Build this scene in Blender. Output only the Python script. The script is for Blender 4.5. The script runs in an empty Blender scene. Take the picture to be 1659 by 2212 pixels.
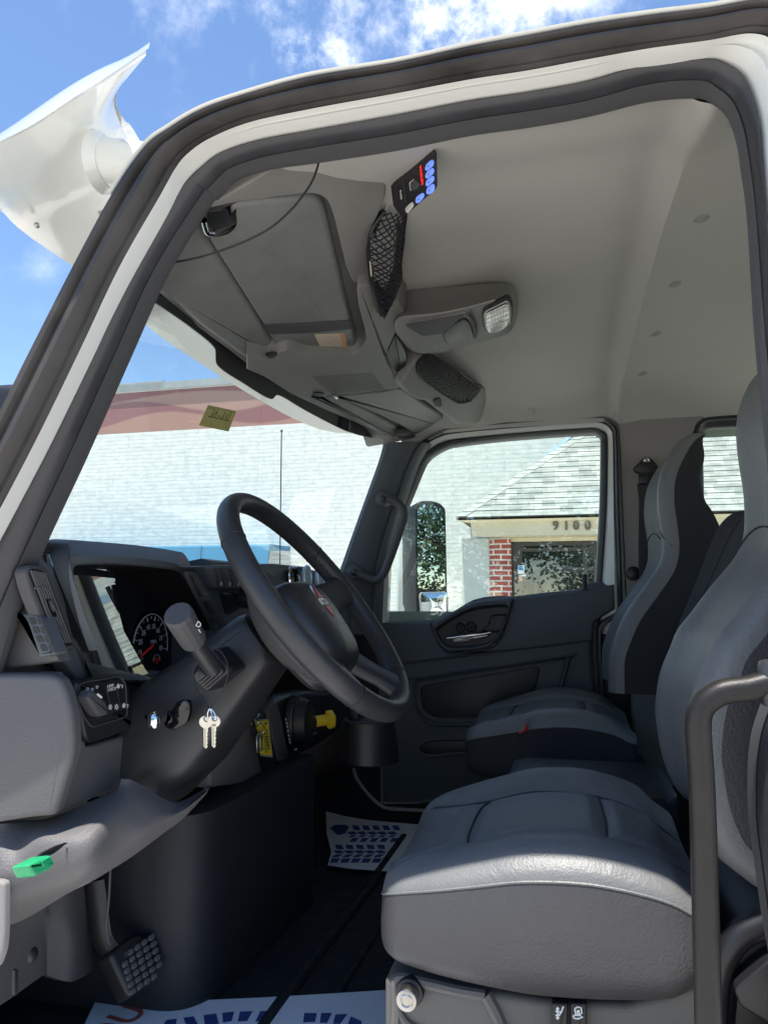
import bpy, bmesh, math, random
from mathutils import Vector, Matrix
random.seed(7)
V = Vector
C = bpy.context.scene.collection
R = math.radians

# ------------------------------------------------------------------ camera
cam_d = bpy.data.cameras.new("camera")
cam = bpy.data.objects.new("camera", cam_d); C.objects.link(cam)
cam_d.sensor_fit = 'VERTICAL'; cam_d.sensor_height = 36; cam_d.lens = 26.0
cam_d.clip_start = 0.05; cam_d.clip_end = 3000
PITCH, YAW = 6.5, 13.46
cam.location = (0, 0, 0); cam.rotation_euler = (R(90 + PITCH), 0, R(YAW))
bpy.context.scene.camera = cam
CR = cam.rotation_euler.to_matrix()
GROUND = -1.85                                # the camera's eye is the origin

# ------------------------------------------------------------------ sky, sun, exposure
SUN = V((-0.16, -1.0, 4.1)).normalized()
EL = math.asin(SUN.z)
w = bpy.data.worlds.new("World"); bpy.context.scene.world = w; w.use_nodes = True
nt = w.node_tree; N = nt.nodes; L = nt.links
for n in list(N): N.remove(n)
out = N.new('ShaderNodeOutputWorld'); bg = N.new('ShaderNodeBackground')
sky = N.new('ShaderNodeTexSky'); sky.sky_type = 'NISHITA'; sky.sun_disc = False
sky.sun_elevation = EL; sky.sun_rotation = math.atan2(SUN.x, SUN.y); sky.air_density = 1.0; sky.dust_density = 0.0; sky.ozone_density = 5.0
bg.inputs['Strength'].default_value = 0.10
tc = N.new('ShaderNodeTexCoord')
def wmath(op, a, b=None):
    n = N.new('ShaderNodeMath'); n.operation = op
    for i, x in enumerate((a, b)):
        if x is None: continue
        if isinstance(x, (int, float)): n.inputs[i].default_value = x
        else: L.new(x, n.inputs[i])
    return n.outputs[0]
def dirpix(u, v):
    return (CR @ V(((u - 829.5) / 1597.6, -(v - 1106) / 1597.6, -1))).normalized()
cm = N.new('ShaderNodeTexNoise'); cm.inputs['Scale'].default_value = 9; cm.inputs['Detail'].default_value = 7; cm.inputs['Roughness'].default_value = .62
L.new(tc.outputs['Generated'], cm.inputs['Vector'])
mask = None
for (u, v, rad, amt) in ((960, 45, .058, .24), (1090, 0, .05, .2), (1200, -20, .05, .14), (640, 125, .03, .2), (715, 130, .04, .22), (100, 580, .10, .11), (850, -560, .5, .35), (-900, 500, .35, .3)):
    d = N.new('ShaderNodeVectorMath'); d.operation = 'DISTANCE'
    L.new(tc.outputs['Generated'], d.inputs[0]); d.inputs[1].default_value = dirpix(u, v)
    g = wmath('MAXIMUM', wmath('SUBTRACT', 1.0, wmath('DIVIDE', d.outputs['Value'], rad)), 0.0)
    g = wmath('MULTIPLY', g, amt)
    mask = g if mask is None else wmath('ADD', mask, g)
m2 = wmath('ADD', mask, wmath('MULTIPLY', wmath('SUBTRACT', cm.outputs['Fac'], .5), wmath('MINIMUM', wmath('MULTIPLY', mask, 9.0), 2.6)))
ramp = N.new('ShaderNodeMapRange'); ramp.interpolation_type = 'SMOOTHSTEP'
L.new(m2, ramp.inputs[0]); ramp.inputs[1].default_value = .06; ramp.inputs[2].default_value = .62; ramp.inputs[3].default_value = 0; ramp.inputs[4].default_value = .9
mixc = N.new('ShaderNodeMix'); mixc.data_type = 'RGBA'
L.new(ramp.outputs[0], mixc.inputs[0]); L.new(sky.outputs[0], mixc.inputs[6]); mixc.inputs[7].default_value = (7.2, 7.4, 7.8, 1)
L.new(mixc.outputs[2], bg.inputs['Color']); L.new(bg.outputs[0], out.inputs[0])
sl = bpy.data.lights.new("sun", 'SUN'); sl.energy = 3.2; sl.angle = R(.53); sl.color = (1, .955, .88)
so = bpy.data.objects.new("sun", sl); C.objects.link(so); so.location = SUN * 50
so.rotation_euler = (-SUN).to_track_quat('-Z', 'Y').to_euler()
sc = bpy.context.scene
sc.view_settings.view_transform = 'Standard'; sc.view_settings.look = 'None'
sc.view_settings.exposure = 1.35; sc.view_settings.gamma = 1
sc.render.engine = 'CYCLES'
sc.cycles.use_denoising = True; sc.cycles.max_bounces = 12; sc.cycles.diffuse_bounces = 6; sc.cycles.transparent_max_bounces = 16
sc.cycles.sample_clamp_indirect = 6; sc.cycles.caustics_reflective = False; sc.cycles.caustics_refractive = False

# ------------------------------------------------------------------ pixel -> ray -> plane
SC = 1659 / 1946.0
CROP = {'c1': (0, 0, 1000 / 1659), 'c2': (946, 0, 1000 / 1659), 'c3': (0, 850, 1000 / 1659), 'c4': (946, 850, 1000 / 1659),
        'c5': (0, 1695, 1000 / 1659), 'c6': (946, 1695, 1000 / 1659), 'b1': (350, 350, 1000 / 1659), 'b2': (0, 1350, 500 / 1659),
        'b3': (400, 1200, 700 / 1659), 'b4': (0, 1900, 600 / 1659), 'b5': (1100, 1900, 846 / 1659), 'b6': (950, 1050, 650 / 1659),
        'r1': (1446, 950, 500 / 1580), 'r2': (1646, 1600, 300 / 667), 'r3': (850, 330, 300 / 1327), 'r4': (620, 1700, 500 / 1659),
        'r5': (650, 600, 700 / 1659), 'r6': (0, 1500, 450 / 1422), 'r7': (0, 2150, 450 / 1659), 'r8': (940, 1480, 620 / 1659), 'd': (0, 0, 1 / SC)}
def T(tag, *pts):
    x0, y0, k = CROP[tag]
    return [((x0 + x * k) * SC, (y0 + y * k) * SC) for x, y in pts]
def ray(u, v): return CR @ V(((u - 829.5) / 1597.6, -(v - 1106) / 1597.6, -1))
AX = {'X': V((1, 0, 0)), 'Y': V((0, 1, 0)), 'Z': V((0, 0, 1))}
def on(pl, pts):
    """points of the plane pl seen along the given sight lines"""
    if isinstance(pl[0], str): n = AX[pl[0]]; p0 = n * pl[1]
    else: p0, n = V(pl[0]), V(pl[1])
    return [ray(u, v) * (p0.dot(n) / ray(u, v).dot(n)) for u, v in pts]
def on1(pl, tag, x, y): return on(pl, T(tag, (x, y)))[0]
def proj(p):
    q = CR.transposed() @ V(p); return (829.5 + 1597.6 * q.x / -q.z, 1106 - 1597.6 * q.y / -q.z)

# ------------------------------------------------------------------ curves
def cr(pts, n, closed=False):
    """n points evenly spaced along the Catmull-Rom curve through pts"""
    P = [V(p) for p in pts]; m = len(P); fine = []
    segs = m if closed else m - 1
    for i in range(segs):
        if closed: a, b, c, d = P[(i - 1) % m], P[i], P[(i + 1) % m], P[(i + 2) % m]
        else: a, b, c, d = P[max(i - 1, 0)], P[i], P[i + 1], P[min(i + 2, m - 1)]
        for k in range(10):
            t = k / 10
            fine.append(.5 * ((2 * b) + (c - a) * t + (2 * a - 5 * b + 4 * c - d) * t * t + (3 * b - a - 3 * c + d) * t ** 3))
    fine.append(P[0].copy() if closed else P[-1].copy())
    return even(fine, n, closed)
def crs(pts, per):
    """Catmull-Rom with the same number of samples in every span"""
    P = [V(p) for p in pts]; m = len(P); res = []
    for i in range(m - 1):
        a, b, c, d = P[max(i - 1, 0)], P[i], P[i + 1], P[min(i + 2, m - 1)]
        for k in range(per):
            t = k / per
            res.append(.5 * ((2 * b) + (c - a) * t + (2 * a - 5 * b + 4 * c - d) * t * t + (3 * b - a - 3 * c + d) * t ** 3))
    return res + [P[-1].copy()]
def even(fine, n, closed=False):
    acc = [0]
    for a, b in zip(fine, fine[1:]): acc.append(acc[-1] + (b - a).length)
    tot = acc[-1]; res = []; j = 0
    for k in range(n):
        s = tot * k / (n if closed else n - 1)
        while j < len(acc) - 2 and acc[j + 1] < s: j += 1
        d = acc[j + 1] - acc[j]
        res.append(fine[j].lerp(fine[j + 1], 0 if d == 0 else min(1, (s - acc[j]) / d)))
    return res
def fil(pts, r, n=5):
    """round the corners of a closed 2-D polygon"""
    res = []; m = len(pts)
    for i in range(m):
        p = V(pts[i]); a = V(pts[i - 1]) - p; b = V(pts[(i + 1) % m]) - p
        rr = r[i] if isinstance(r, (list, tuple)) else r
        rr = min(rr, a.length * .48, b.length * .48)
        if rr < 1e-6: res.append(tuple(p)); continue
        A = p + a.normalized() * rr; B = p + b.normalized() * rr
        for k in range(n + 1):
            t = k / n; q = A * (1 - t) ** 2 + p * 2 * t * (1 - t) + B * t * t
            res.append(tuple(q))
    return res
def lerp(a, b, t): return a + (b - a) * t
def tab(x, xs, ys):
    if x <= xs[0]: return ys[0]
    for i in range(len(xs) - 1):
        if x <= xs[i + 1]:
            t = (x - xs[i]) / (xs[i + 1] - xs[i]); t = t * t * (3 - 2 * t) * .5 + t * .5
            return ys[i] + (ys[i + 1] - ys[i]) * t
    return ys[-1]

# ------------------------------------------------------------------ materials
MATS = {}
def nodes(name):
    m = bpy.data.materials.new(name); m.use_nodes = True
    t = m.node_tree; b = t.nodes['Principled BSDF']; return m, t, b
def mat(name, col, rough=.5, spec=.5, metal=0, grain=None, var=0, vscale=6, coat=0, trans=0, wrinkle=None):
    """principled surface with leather-like grain (scale, depth) and a little uneven colour and gloss"""
    m, t, b = nodes(name)
    b.inputs['Base Color'].default_value = (*col, 1); b.inputs['Roughness'].default_value = rough
    b.inputs['Specular IOR Level'].default_value = spec; b.inputs['Metallic'].default_value = metal
    b.inputs['Coat Weight'].default_value = coat; b.inputs['Coat Roughness'].default_value = .08
    if trans: b.inputs['Transmission Weight'].default_value = trans
    tc = t.nodes.new('ShaderNodeTexCoord')
    if var:
        n = t.nodes.new('ShaderNodeTexNoise'); n.inputs['Scale'].default_value = vscale; n.inputs['Detail'].default_value = 6; n.inputs['Roughness'].default_value = .6
        t.links.new(tc.outputs['Object'], n.inputs['Vector'])
        mr = t.nodes.new('ShaderNodeMapRange'); mr.inputs[1].default_value = .3; mr.inputs[2].default_value = .7
        mr.inputs[3].default_value = 1 - var; mr.inputs[4].default_value = 1 + var
        t.links.new(n.outputs['Fac'], mr.inputs[0])
        mx = t.nodes.new('ShaderNodeVectorMath'); mx.operation = 'SCALE'; mx.inputs[0].default_value = col
        t.links.new(mr.outputs[0], mx.inputs['Scale']); t.links.new(mx.outputs[0], b.inputs['Base Color'])
        m3 = t.nodes.new('ShaderNodeMath'); m3.operation = 'MULTIPLY'; m3.inputs[1].default_value = rough; t.links.new(mr.outputs[0], m3.inputs[0]); t.links.new(m3.outputs[0], b.inputs['Roughness'])
    if grain:
        v = t.nodes.new('ShaderNodeTexVoronoi'); v.feature = 'SMOOTH_F1'; v.inputs['Scale'].default_value = grain[0]
        n2 = t.nodes.new('ShaderNodeTexNoise'); n2.inputs['Scale'].default_value = grain[0] * .6; n2.inputs['Detail'].default_value = 3
        t.links.new(tc.outputs['Object'], v.inputs['Vector']); t.links.new(tc.outputs['Object'], n2.inputs['Vector'])
        ad = t.nodes.new('ShaderNodeMath'); ad.operation = 'ADD'; t.links.new(v.outputs['Distance'], ad.inputs[0]); t.links.new(n2.outputs['Fac'], ad.inputs[1])
        bp = t.nodes.new('ShaderNodeBump'); bp.inputs['Strength'].default_value = grain[1]; bp.inputs['Distance'].default_value = .0012
        t.links.new(ad.outputs[0], bp.inputs['Height']); t.links.new(bp.outputs[0], b.inputs['Normal'])
        if wrinkle:                              # soft creases of stretched cover material
            wn_ = t.nodes.new('ShaderNodeTexNoise'); wn_.inputs['Scale'].default_value = wrinkle[0]; wn_.inputs['Detail'].default_value = 4; wn_.inputs['Distortion'].default_value = 1.4
            t.links.new(tc.outputs['Object'], wn_.inputs['Vector'])
            b2 = t.nodes.new('ShaderNodeBump'); b2.inputs['Strength'].default_value = wrinkle[1]; b2.inputs['Distance'].default_value = .004
            t.links.new(wn_.outputs['Fac'], b2.inputs['Height']); t.links.new(b2.outputs[0], bp.inputs['Normal'])
    MATS[name] = m; return m
def emit(name, col, s):
    m, t, b = nodes(name); b.inputs['Base Color'].default_value = (*col, 1); b.inputs['Emission Color'].default_value = (*col, 1); b.inputs['Emission Strength'].default_value = s
    MATS[name] = m; return m
def glass_mat(name, tint=(.93, .97, .95), refl=1.0, haze=0):
    """thin pane: sees straight through, reflects by Fresnel"""
    m = bpy.data.materials.new(name); m.use_nodes = True; t = m.node_tree
    for n in list(t.nodes): t.nodes.remove(n)
    o = t.nodes.new('ShaderNodeOutputMaterial'); tr = t.nodes.new('ShaderNodeBsdfTransparent'); tr.inputs[0].default_value = (*tint, 1)
    gl = t.nodes.new('ShaderNodeBsdfGlossy'); gl.inputs['Roughness'].default_value = .0
    lw = t.nodes.new('ShaderNodeLayerWeight'); lw.inputs[0].default_value = .5
    pw = t.nodes.new('ShaderNodeMath'); pw.operation = 'POWER'; pw.inputs[1].default_value = 5; t.links.new(lw.outputs['Facing'], pw.inputs[0])
    ml = t.nodes.new('ShaderNodeMath'); ml.operation = 'MULTIPLY_ADD'; ml.inputs[1].default_value = .9 * refl; ml.inputs[2].default_value = .075 * refl; t.links.new(pw.outputs[0], ml.inputs[0])
    mx = t.nodes.new('ShaderNodeMixShader'); t.links.new(ml.outputs[0], mx.inputs[0]); t.links.new(tr.outputs[0], mx.inputs[1]); t.links.new(gl.outputs[0], mx.inputs[2])
    last = mx
    if haze:                                   # pale translucent veil put in for soft windshield reflections
        df = t.nodes.new('ShaderNodeBsdfTranslucent'); df.inputs[0].default_value = (.8, .82, .8, 1)
        m3 = t.nodes.new('ShaderNodeMixShader'); m3.inputs[0].default_value = haze
        t.links.new(mx.outputs[0], m3.inputs[1]); t.links.new(df.outputs[0], m3.inputs[2]); last = m3
    t.links.new(last.outputs[0], o.inputs[0]); MATS[name] = m; return m

# ------------------------------------------------------------------ mesh builder
class MB:
    def __init__(s): s.v = []; s.f = []; s.fm = []; s.mats = []
    def mi(s, m):
        if m not in s.mats: s.mats.append(m)
        return s.mats.index(m)
    def add(s, verts, faces, m):
        o = len(s.v); s.v += [tuple(p) for p in verts]; k = s.mi(m)
        for f in faces: s.f.append([i + o for i in f]); s.fm.append(k)
        return s
    def rings(s, rs, m, closed=True, cap0=True, cap1=True, loop=False):
        n = len(rs[0]); vs = [p for r in rs for p in r]; fs = []
        q = len(rs)
        for i in range(q if loop else q - 1):
            for j in range(n if closed else n - 1):
                a, b = i * n + j, i * n + (j + 1) % n; i2 = (i + 1) % q
                fs.append((a, b, i2 * n + (j + 1) % n, i2 * n + j))
        if closed and not loop:
            if cap0: fs.append(tuple(range(n))[::-1])
            if cap1: fs.append(tuple((q - 1) * n + k for k in range(n)))
        return s.add(vs, fs, m)
    def tube(s, pts, r, m, n=12, closed=False, res=None, sq=None, smooth=True):
        P = cr(pts, res, closed) if res else [V(p) for p in pts]
        k = len(P); rs = []; up = None
        for i in range(k):
            if closed: t = (P[(i + 1) % k] - P[i - 1])
            else: t = P[min(i + 1, k - 1)] - P[max(i - 1, 0)]
            t.normalize()
            if up is None:
                up = V((0, 0, 1)) if abs(t.z) < .9 else V((1, 0, 0))
            up = (up - t * up.dot(t)).normalized(); sd = t.cross(up)
            rr = r(i / (k - 1)) if callable(r) else r
            ry = rr if sq is None else rr * sq
            rs.append([P[i] + up * math.sin(2 * math.pi * j / n) * rr + sd * math.cos(2 * math.pi * j / n) * ry for j in range(n)])
        return s.rings(rs, m, loop=closed)
    def plate(s, pts, d, th, m, bev=0, seg=3):
        """flat shape pts pushed back along d by th; its front edge rounded by bev"""
        P = [V(p) for p in pts]; n = len(P); d = V(d).normalized()
        nr = V((0, 0, 0))
        for i in range(n): nr += (P[i] - P[0]).cross(P[(i + 1) % n] - P[0])
        nr.normalize(); ins = []
        for i in range(n):
            e1 = (P[i] - P[i - 1]); e2 = (P[(i + 1) % n] - P[i])
            e1 = e1.normalized() if e1.length > 1e-9 else e2.normalized(); e2 = e2.normalized() if e2.length > 1e-9 else e1
            n1 = nr.cross(e1); n2 = nr.cross(e2); q = n1 + n2
            if q.length < 1e-6: q = n1
            q.normalize(); ins.append(q / max(.5, q.dot(n1)))
        rs = [[p + d * th for p in P]]
        if bev > 0:
            for k in range(seg + 1):
                a = math.pi / 2 * k / seg
                rs.append([P[i] + d * bev * (1 - math.sin(a)) + ins[i] * bev * (1 - math.cos(a)) for i in range(n)])
        else: rs.append(P)
        return s.rings(rs, m)
    def strip(s, A, B, prof, m, off=(0, -1, 0), closed=False):
        """band between the edge lines A and B; prof = [(t across, height along off)]"""
        off = V(off); rs = []
        for a, b in zip(A, B): rs.append([a.lerp(b, t) + off * h for t, h in prof])
        return s.rings(rs, m, closed=True, loop=closed)
    def surf(s, f, nu, nv, m, cu=False, cv=False):
        vs = [f(i / nu, j / nv) for i in range(nu + (not cu)) for j in range(nv + (not cv))]
        w_ = nv + (not cv); h_ = nu + (not cu); fs = []
        for i in range(nu):
            for j in range(nv):
                i2, j2 = (i + 1) % h_, (j + 1) % w_
                fs.append((i * w_ + j, i * w_ + j2, i2 * w_ + j2, i2 * w_ + j))
        return s.add(vs, fs, m)
    def patch(s, rows, nu, nv, m, th=0, d=None, sm=0):
        """smooth sheet through a grid of points, th thick towards d"""
        rws = [cr(r, nv + 1) for r in rows]
        cols = [cr([r[j] for r in rws], nu + 1) for j in range(nv + 1)]
        g = [[cols[j][i] for j in range(nv + 1)] for i in range(nu + 1)]
        for _ in range(sm):                      # even out the sheet, edges held
            g = [[g[i][j] if i in (0, nu) or j in (0, nv) else (g[i - 1][j] + g[i + 1][j] + g[i][j - 1] + g[i][j + 1]) * .25 for j in range(nv + 1)] for i in range(nu + 1)]
        fr = [p for r in g for p in r]; W = nv + 1; fs = []
        for i in range(nu):
            for j in range(nv): fs.append((i * W + j, i * W + j + 1, (i + 1) * W + j + 1, (i + 1) * W + j))
        if th:
            o = len(fr); d = V(d).normalized() * th; bk = [p + d for p in fr]
            fs += [tuple(x + o for x in f[::-1]) for f in fs]
            edge = [j for j in range(W)] + [i * W + nv for i in range(1, nu + 1)] + [nu * W + j for j in range(nv - 1, -1, -1)] + [i * W for i in range(nu - 1, 0, -1)]
            for a, b in zip(edge, edge[1:] + edge[:1]): fs.append((b, a, a + o, b + o))
            fr = fr + bk
        s.add(fr, fs, m); return g
    def box(s, c, sz, m, bev=.0, rot=None):
        c = V(c); x, y, z = [k / 2 for k in sz]; Rm = rot or Matrix.Identity(3)
        poly = fil([(-x, -y), (x, -y), (x, y), (-x, y)], bev * 1.5, 3) if bev else [(-x, -y), (x, -y), (x, y), (-x, y)]
        def rg(k, zz): return [c + Rm @ V((a * (1 - k / x), b * (1 - k / y), zz)) for a, b in poly]
        rs = [rg(bev, -z), rg(bev * .3, -z + bev * .3), rg(0, -z + bev), rg(0, z - bev), rg(bev * .3, z - bev * .3), rg(bev, z)] if bev else [rg(0, -z), rg(0, z)]
        return s.rings(rs, m)
    def cyl(s, a, b, r, m, n=20, r2=None, bev=0):
        a, b = V(a), V(b); t = (b - a).normalized(); up = V((0, 0, 1)) if abs(t.z) < .9 else V((1, 0, 0))
        up = (up - t * up.dot(t)).normalized(); sd = t.cross(up); r2 = r if r2 is None else r2
        def rg(p, q): return [p + up * math.sin(2 * math.pi * j / n) * q + sd * math.cos(2 * math.pi * j / n) * q for j in range(n)]
        if bev: return s.rings([rg(a, r - bev), rg(a + t * bev * .3, r - bev * .3), rg(a + t * bev, r), rg(b - t * bev, r2), rg(b - t * bev * .3, r2 - bev * .3), rg(b, r2 - bev)], m)
        return s.rings([rg(a, r), rg(b, r2)], m)
    def dome(s, c, n_, r, h, m, n=18, k=5, e=None):
        """shallow dome of radius r and height h on normal n_, e = (axis, ratio) stretches it"""
        c = V(c); t = V(n_).normalized(); up = V((0, 0, 1)) if abs(t.z) < .9 else V((1, 0, 0))
        up = (up - t * up.dot(t)).normalized(); sd = t.cross(up); rs = []
        for i in range(k + 1):
            a = math.pi / 2 * i / k; q = r * math.cos(a) + 1e-4
            rs.append([c + t * h * math.sin(a) + up * math.sin(2 * math.pi * j / n) * q + sd * math.cos(2 * math.pi * j / n) * q for j in range(n)])
        return s.rings(rs, m)
    def ring(s, c, nrm, R_, r, m, n=32, k=8):
        c = V(c); t = V(nrm).normalized(); up = V((0, 0, 1)) if abs(t.z) < .9 else V((1, 0, 0))
        up = (up - t * up.dot(t)).normalized(); sd = t.cross(up)
        pts = [c + (up * math.sin(2 * math.pi * j / n) + sd * math.cos(2 * math.pi * j / n)) * R_ for j in range(n)]
        return s.tube(pts, r, m, n=k, closed=True)
    def text(s, body, o, xd, yd, size, m, ext=.0005, align='CENTER', sx=1.0, bold=0):
        cu = bpy.data.curves.new("lettering", 'FONT'); cu.body = body; cu.size = size; cu.extrude = ext; cu.align_x = align; cu.align_y = 'CENTER'; cu.resolution_u = 3; cu.offset = bold
        ob = bpy.data.objects.new("lettering", cu); C.objects.link(ob)
        me = ob.to_mesh(); xd = V(xd).normalized(); yd = V(yd).normalized(); zd = xd.cross(yd); o = V(o)
        vs = [o + xd * p.co.x * sx + yd * p.co.y + zd * p.co.z for p in me.vertices]; fs = [tuple(p.vertices) for p in me.polygons]
        ob.to_mesh_clear(); bpy.data.objects.remove(ob); bpy.data.curves.remove(cu)
        return s.add(vs, fs, m)
    def build(s, name, parent=None, label=None, cat=None, group=None, kind=None, sharp=38, flat=False):
        me = bpy.data.meshes.new(name); me.from_pydata(s.v, [], s.f)
        for m in s.mats: me.materials.append(m)
        me.polygons.foreach_set('material_index', s.fm)
        bm = bmesh.new(); bm.from_mesh(me); bmesh.ops.recalc_face_normals(bm, faces=bm.faces); bm.to_mesh(me); bm.free()
        if not flat:
            me.polygons.foreach_set('use_smooth', [True] * len(me.polygons)); me.set_sharp_from_angle(angle=R(sharp))
        o = bpy.data.objects.new(name, me); C.objects.link(o)
        if parent is not None:
            o.parent = parent; p = parent; off = V((0, 0, 0))
            while p is not None: off += p.location if p.type == 'EMPTY' else V((0, 0, 0)); p = p.parent
            if parent.type == 'EMPTY': o.matrix_parent_inverse = Matrix.Translation(-parent.location)
        tag(o, label, cat, group, kind); return o
def tag(o, label=None, cat=None, group=None, kind=None):
    for k, x in (('label', label), ('category', cat), ('group', group), ('kind', kind)):
        if x: o[k] = x
    return o
def thing(name, loc, label, cat, group=None):
    o = bpy.data.objects.new(name, None); C.objects.link(o); o.location = loc; o.empty_display_size = .2
    return tag(o, label, cat, group)

# ------------------------------------------------------------------ the surfaces of the place
WHITE = mat('white_paint', (.74, .74, .70), .22, .5, coat=.6, var=.02)
GASKET = mat('black_rubber', (.056, .05, .047), .55, .4, grain=(260, .12), var=.42, vscale=9)
BULB = mat('bulb_seal', (.034, .034, .038), .36, .5, grain=(500, .15), var=.15, vscale=20)
TRIM = mat('dark_trim', (.07, .069, .072), .6, .4, grain=(700, .2))
LINER = mat('headliner_vinyl', (.46, .44, .408), .75, .3, grain=(900, .12), var=.04, vscale=3)
CONS = mat('console_grey', (.22, .214, .20), .55, .4, grain=(620, .25), var=.06, vscale=9)
VISOR = mat('visor_vinyl', (.18, .182, .176), .46, .45, grain=(420, .3), var=.13, vscale=11, wrinkle=(22, .5))
DASH = mat('charcoal_dash', (.082, .093, .105), .55, .45, grain=(560, .3), var=.05)
DASHG = mat('grey_dash', (.125, .119, .118), .55, .4, grain=(420, .5), var=.04, vscale=7)
BLACK = mat('black_plastic', (.012, .012, .014), .42, .5, grain=(700, .12))
COLUMN = mat('column_black', (.026, .026, .028), .36, .5, grain=(600, .2))
GLOSSB = mat('piano_black', (.006, .006, .007), .07, .6)
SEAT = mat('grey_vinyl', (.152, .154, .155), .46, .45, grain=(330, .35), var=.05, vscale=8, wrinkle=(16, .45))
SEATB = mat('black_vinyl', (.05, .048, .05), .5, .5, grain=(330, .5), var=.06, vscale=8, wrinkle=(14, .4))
FABRIC = mat('charcoal_fabric', (.05, .05, .055), .85, .25, grain=(900, .5))
SEAM = mat('seam_thread', (.05, .053, .058), .8, .2)
WHEEL = mat('wheel_leather', (.032, .032, .034), .42, .5, grain=(520, .18), var=.12, vscale=20)
CHROME = mat('chrome', (.82, .82, .82), .08, .5, metal=1)
STEEL = mat('steel', (.42, .40, .37), .32, .5, metal=1, var=.1, vscale=60)
CARPET = mat('floor_rubber', (.016, .018, .021), .8, .3, grain=(200, .9), var=.3, vscale=30)
BASE = mat('seat_base_plastic', (.115, .108, .10), .55, .4, grain=(420, .3), var=.05)
PILLAR = mat('pillar_trim', (.25, .232, .226), .65, .35, grain=(700, .2), var=.03)
PAPER = mat('mat_paper', (.70, .72, .76), .7, .3, var=.03, vscale=9)
NAVY = mat('navy_print', (.035, .06, .21), .6, .3, var=.2, vscale=60)
REDP = mat('red_print', (.32, .09, .07), .6, .3)
MARK = mat('white_marking', (.75, .75, .73), .5, .3)
YEL = mat('yellow_plastic', (.78, .56, .03), .45, .45)
GREEN = emit('green_cap', (.02, .36, .15), .0); GREEN.node_tree.nodes['Principled BSDF'].inputs['Roughness'].default_value = .35
GREEN.node_tree.nodes['Principled BSDF'].inputs['Subsurface Weight'].default_value = .25
RED = mat('red_enamel', (.42, .015, .02), .3, .5)
ACC = mat('silver_ring_sky_tint', (.62, .72, .82), .3, .5, metal=.4)  # blue-silver of reflected sky put into the ring colour
ENGC = mat('engine_cover_black', (.013, .015, .019), .6, .35, grain=(260, .2), var=.08, vscale=5)
GLASS = glass_mat('window_glass', (.90, .96, .93), 1.2)
WSH = glass_mat('windshield_glass', (.88, .95, .93), 1.3, haze=.035)
# ================================================================== the place outside
def brick_mat(name, c1, c2, mortar, bw, bh, ms=.012, bump=.5, rough=.75, yz='XZ', squash=.5, zs=1, var=.1, grain=0):
    m, t, b = nodes(name); tc = t.nodes.new('ShaderNodeTexCoord'); sp = t.nodes.new('ShaderNodeSeparateXYZ'); cb = t.nodes.new('ShaderNodeCombineXYZ')
    t.links.new(tc.outputs['Object'], sp.inputs[0]); t.links.new(sp.outputs[yz[0]], cb.inputs[0])
    mz = t.nodes.new('ShaderNodeMath'); mz.operation = 'MULTIPLY'; mz.inputs[1].default_value = zs; t.links.new(sp.outputs[yz[1]], mz.inputs[0])
    nz = t.nodes.new('ShaderNodeTexNoise'); nz.inputs['Scale'].default_value = 2.2; nz.inputs['Detail'].default_value = 3; t.links.new(tc.outputs['Object'], nz.inputs['Vector'])
    wv = t.nodes.new('ShaderNodeMath'); wv.operation = 'MULTIPLY_ADD'; wv.inputs[1].default_value = bh * .35; t.links.new(nz.outputs['Fac'], wv.inputs[0]); t.links.new(mz.outputs[0], wv.inputs[2])
    t.links.new(wv.outputs[0], cb.inputs[1])
    br = t.nodes.new('ShaderNodeTexBrick'); br.inputs['Scale'].default_value = 1; br.inputs['Brick Width'].default_value = bw; br.inputs['Row Height'].default_value = bh
    br.inputs['Mortar Size'].default_value = ms; br.inputs['Mortar Smooth'].default_value = .35; br.offset = squash
    br.inputs['Color1'].default_value = (*c1, 1); br.inputs['Color2'].default_value = (*c2, 1); br.inputs['Mortar'].default_value = (*mortar, 1)
    t.links.new(cb.outputs[0], br.inputs['Vector'])
    n = t.nodes.new('ShaderNodeTexNoise'); n.inputs['Scale'].default_value = 7; n.inputs['Detail'].default_value = 6; t.links.new(tc.outputs['Object'], n.inputs['Vector'])
    mr = t.nodes.new('ShaderNodeMapRange'); mr.inputs[1].default_value = .3; mr.inputs[2].default_value = .7; mr.inputs[3].default_value = 1 - var; mr.inputs[4].default_value = 1 + var; t.links.new(n.outputs['Fac'], mr.inputs[0])
    sc_ = t.nodes.new('ShaderNodeVectorMath'); sc_.operation = 'SCALE'; t.links.new(br.outputs['Color'], sc_.inputs[0]); t.links.new(mr.outputs[0], sc_.inputs['Scale']); t.links.new(sc_.outputs[0], b.inputs['Base Color'])
    b.inputs['Roughness'].default_value = rough
    n2 = t.nodes.new('ShaderNodeTexNoise'); n2.inputs['Scale'].default_value = 9; n2.inputs['Detail'].default_value = 5; t.links.new(cb.outputs[0], n2.inputs['Vector'])
    hh = t.nodes.new('ShaderNodeMath'); hh.operation = 'MULTIPLY_ADD'; hh.inputs[1].default_value = .8; t.links.new(n2.outputs['Fac'], hh.inputs[0])
    inv = t.nodes.new('ShaderNodeMath'); inv.operation = 'SUBTRACT'; inv.inputs[0].default_value = 1; t.links.new(br.outputs['Fac'], inv.inputs[1]); t.links.new(inv.outputs[0], hh.inputs[2])
    bp = t.nodes.new('ShaderNodeBump'); bp.inputs['Strength'].default_value = bump; bp.inputs['Distance'].default_value = .02; t.links.new(hh.outputs[0], bp.inputs['Height']); t.links.new(bp.outputs[0], b.inputs['Normal'])
    MATS[name] = m; return m
WBRICK = brick_mat('white_painted_brick', (.74, .735, .675), (.71, .71, .65), (.685, .685, .635), .62, .078, .007, .7, var=.10)
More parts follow.
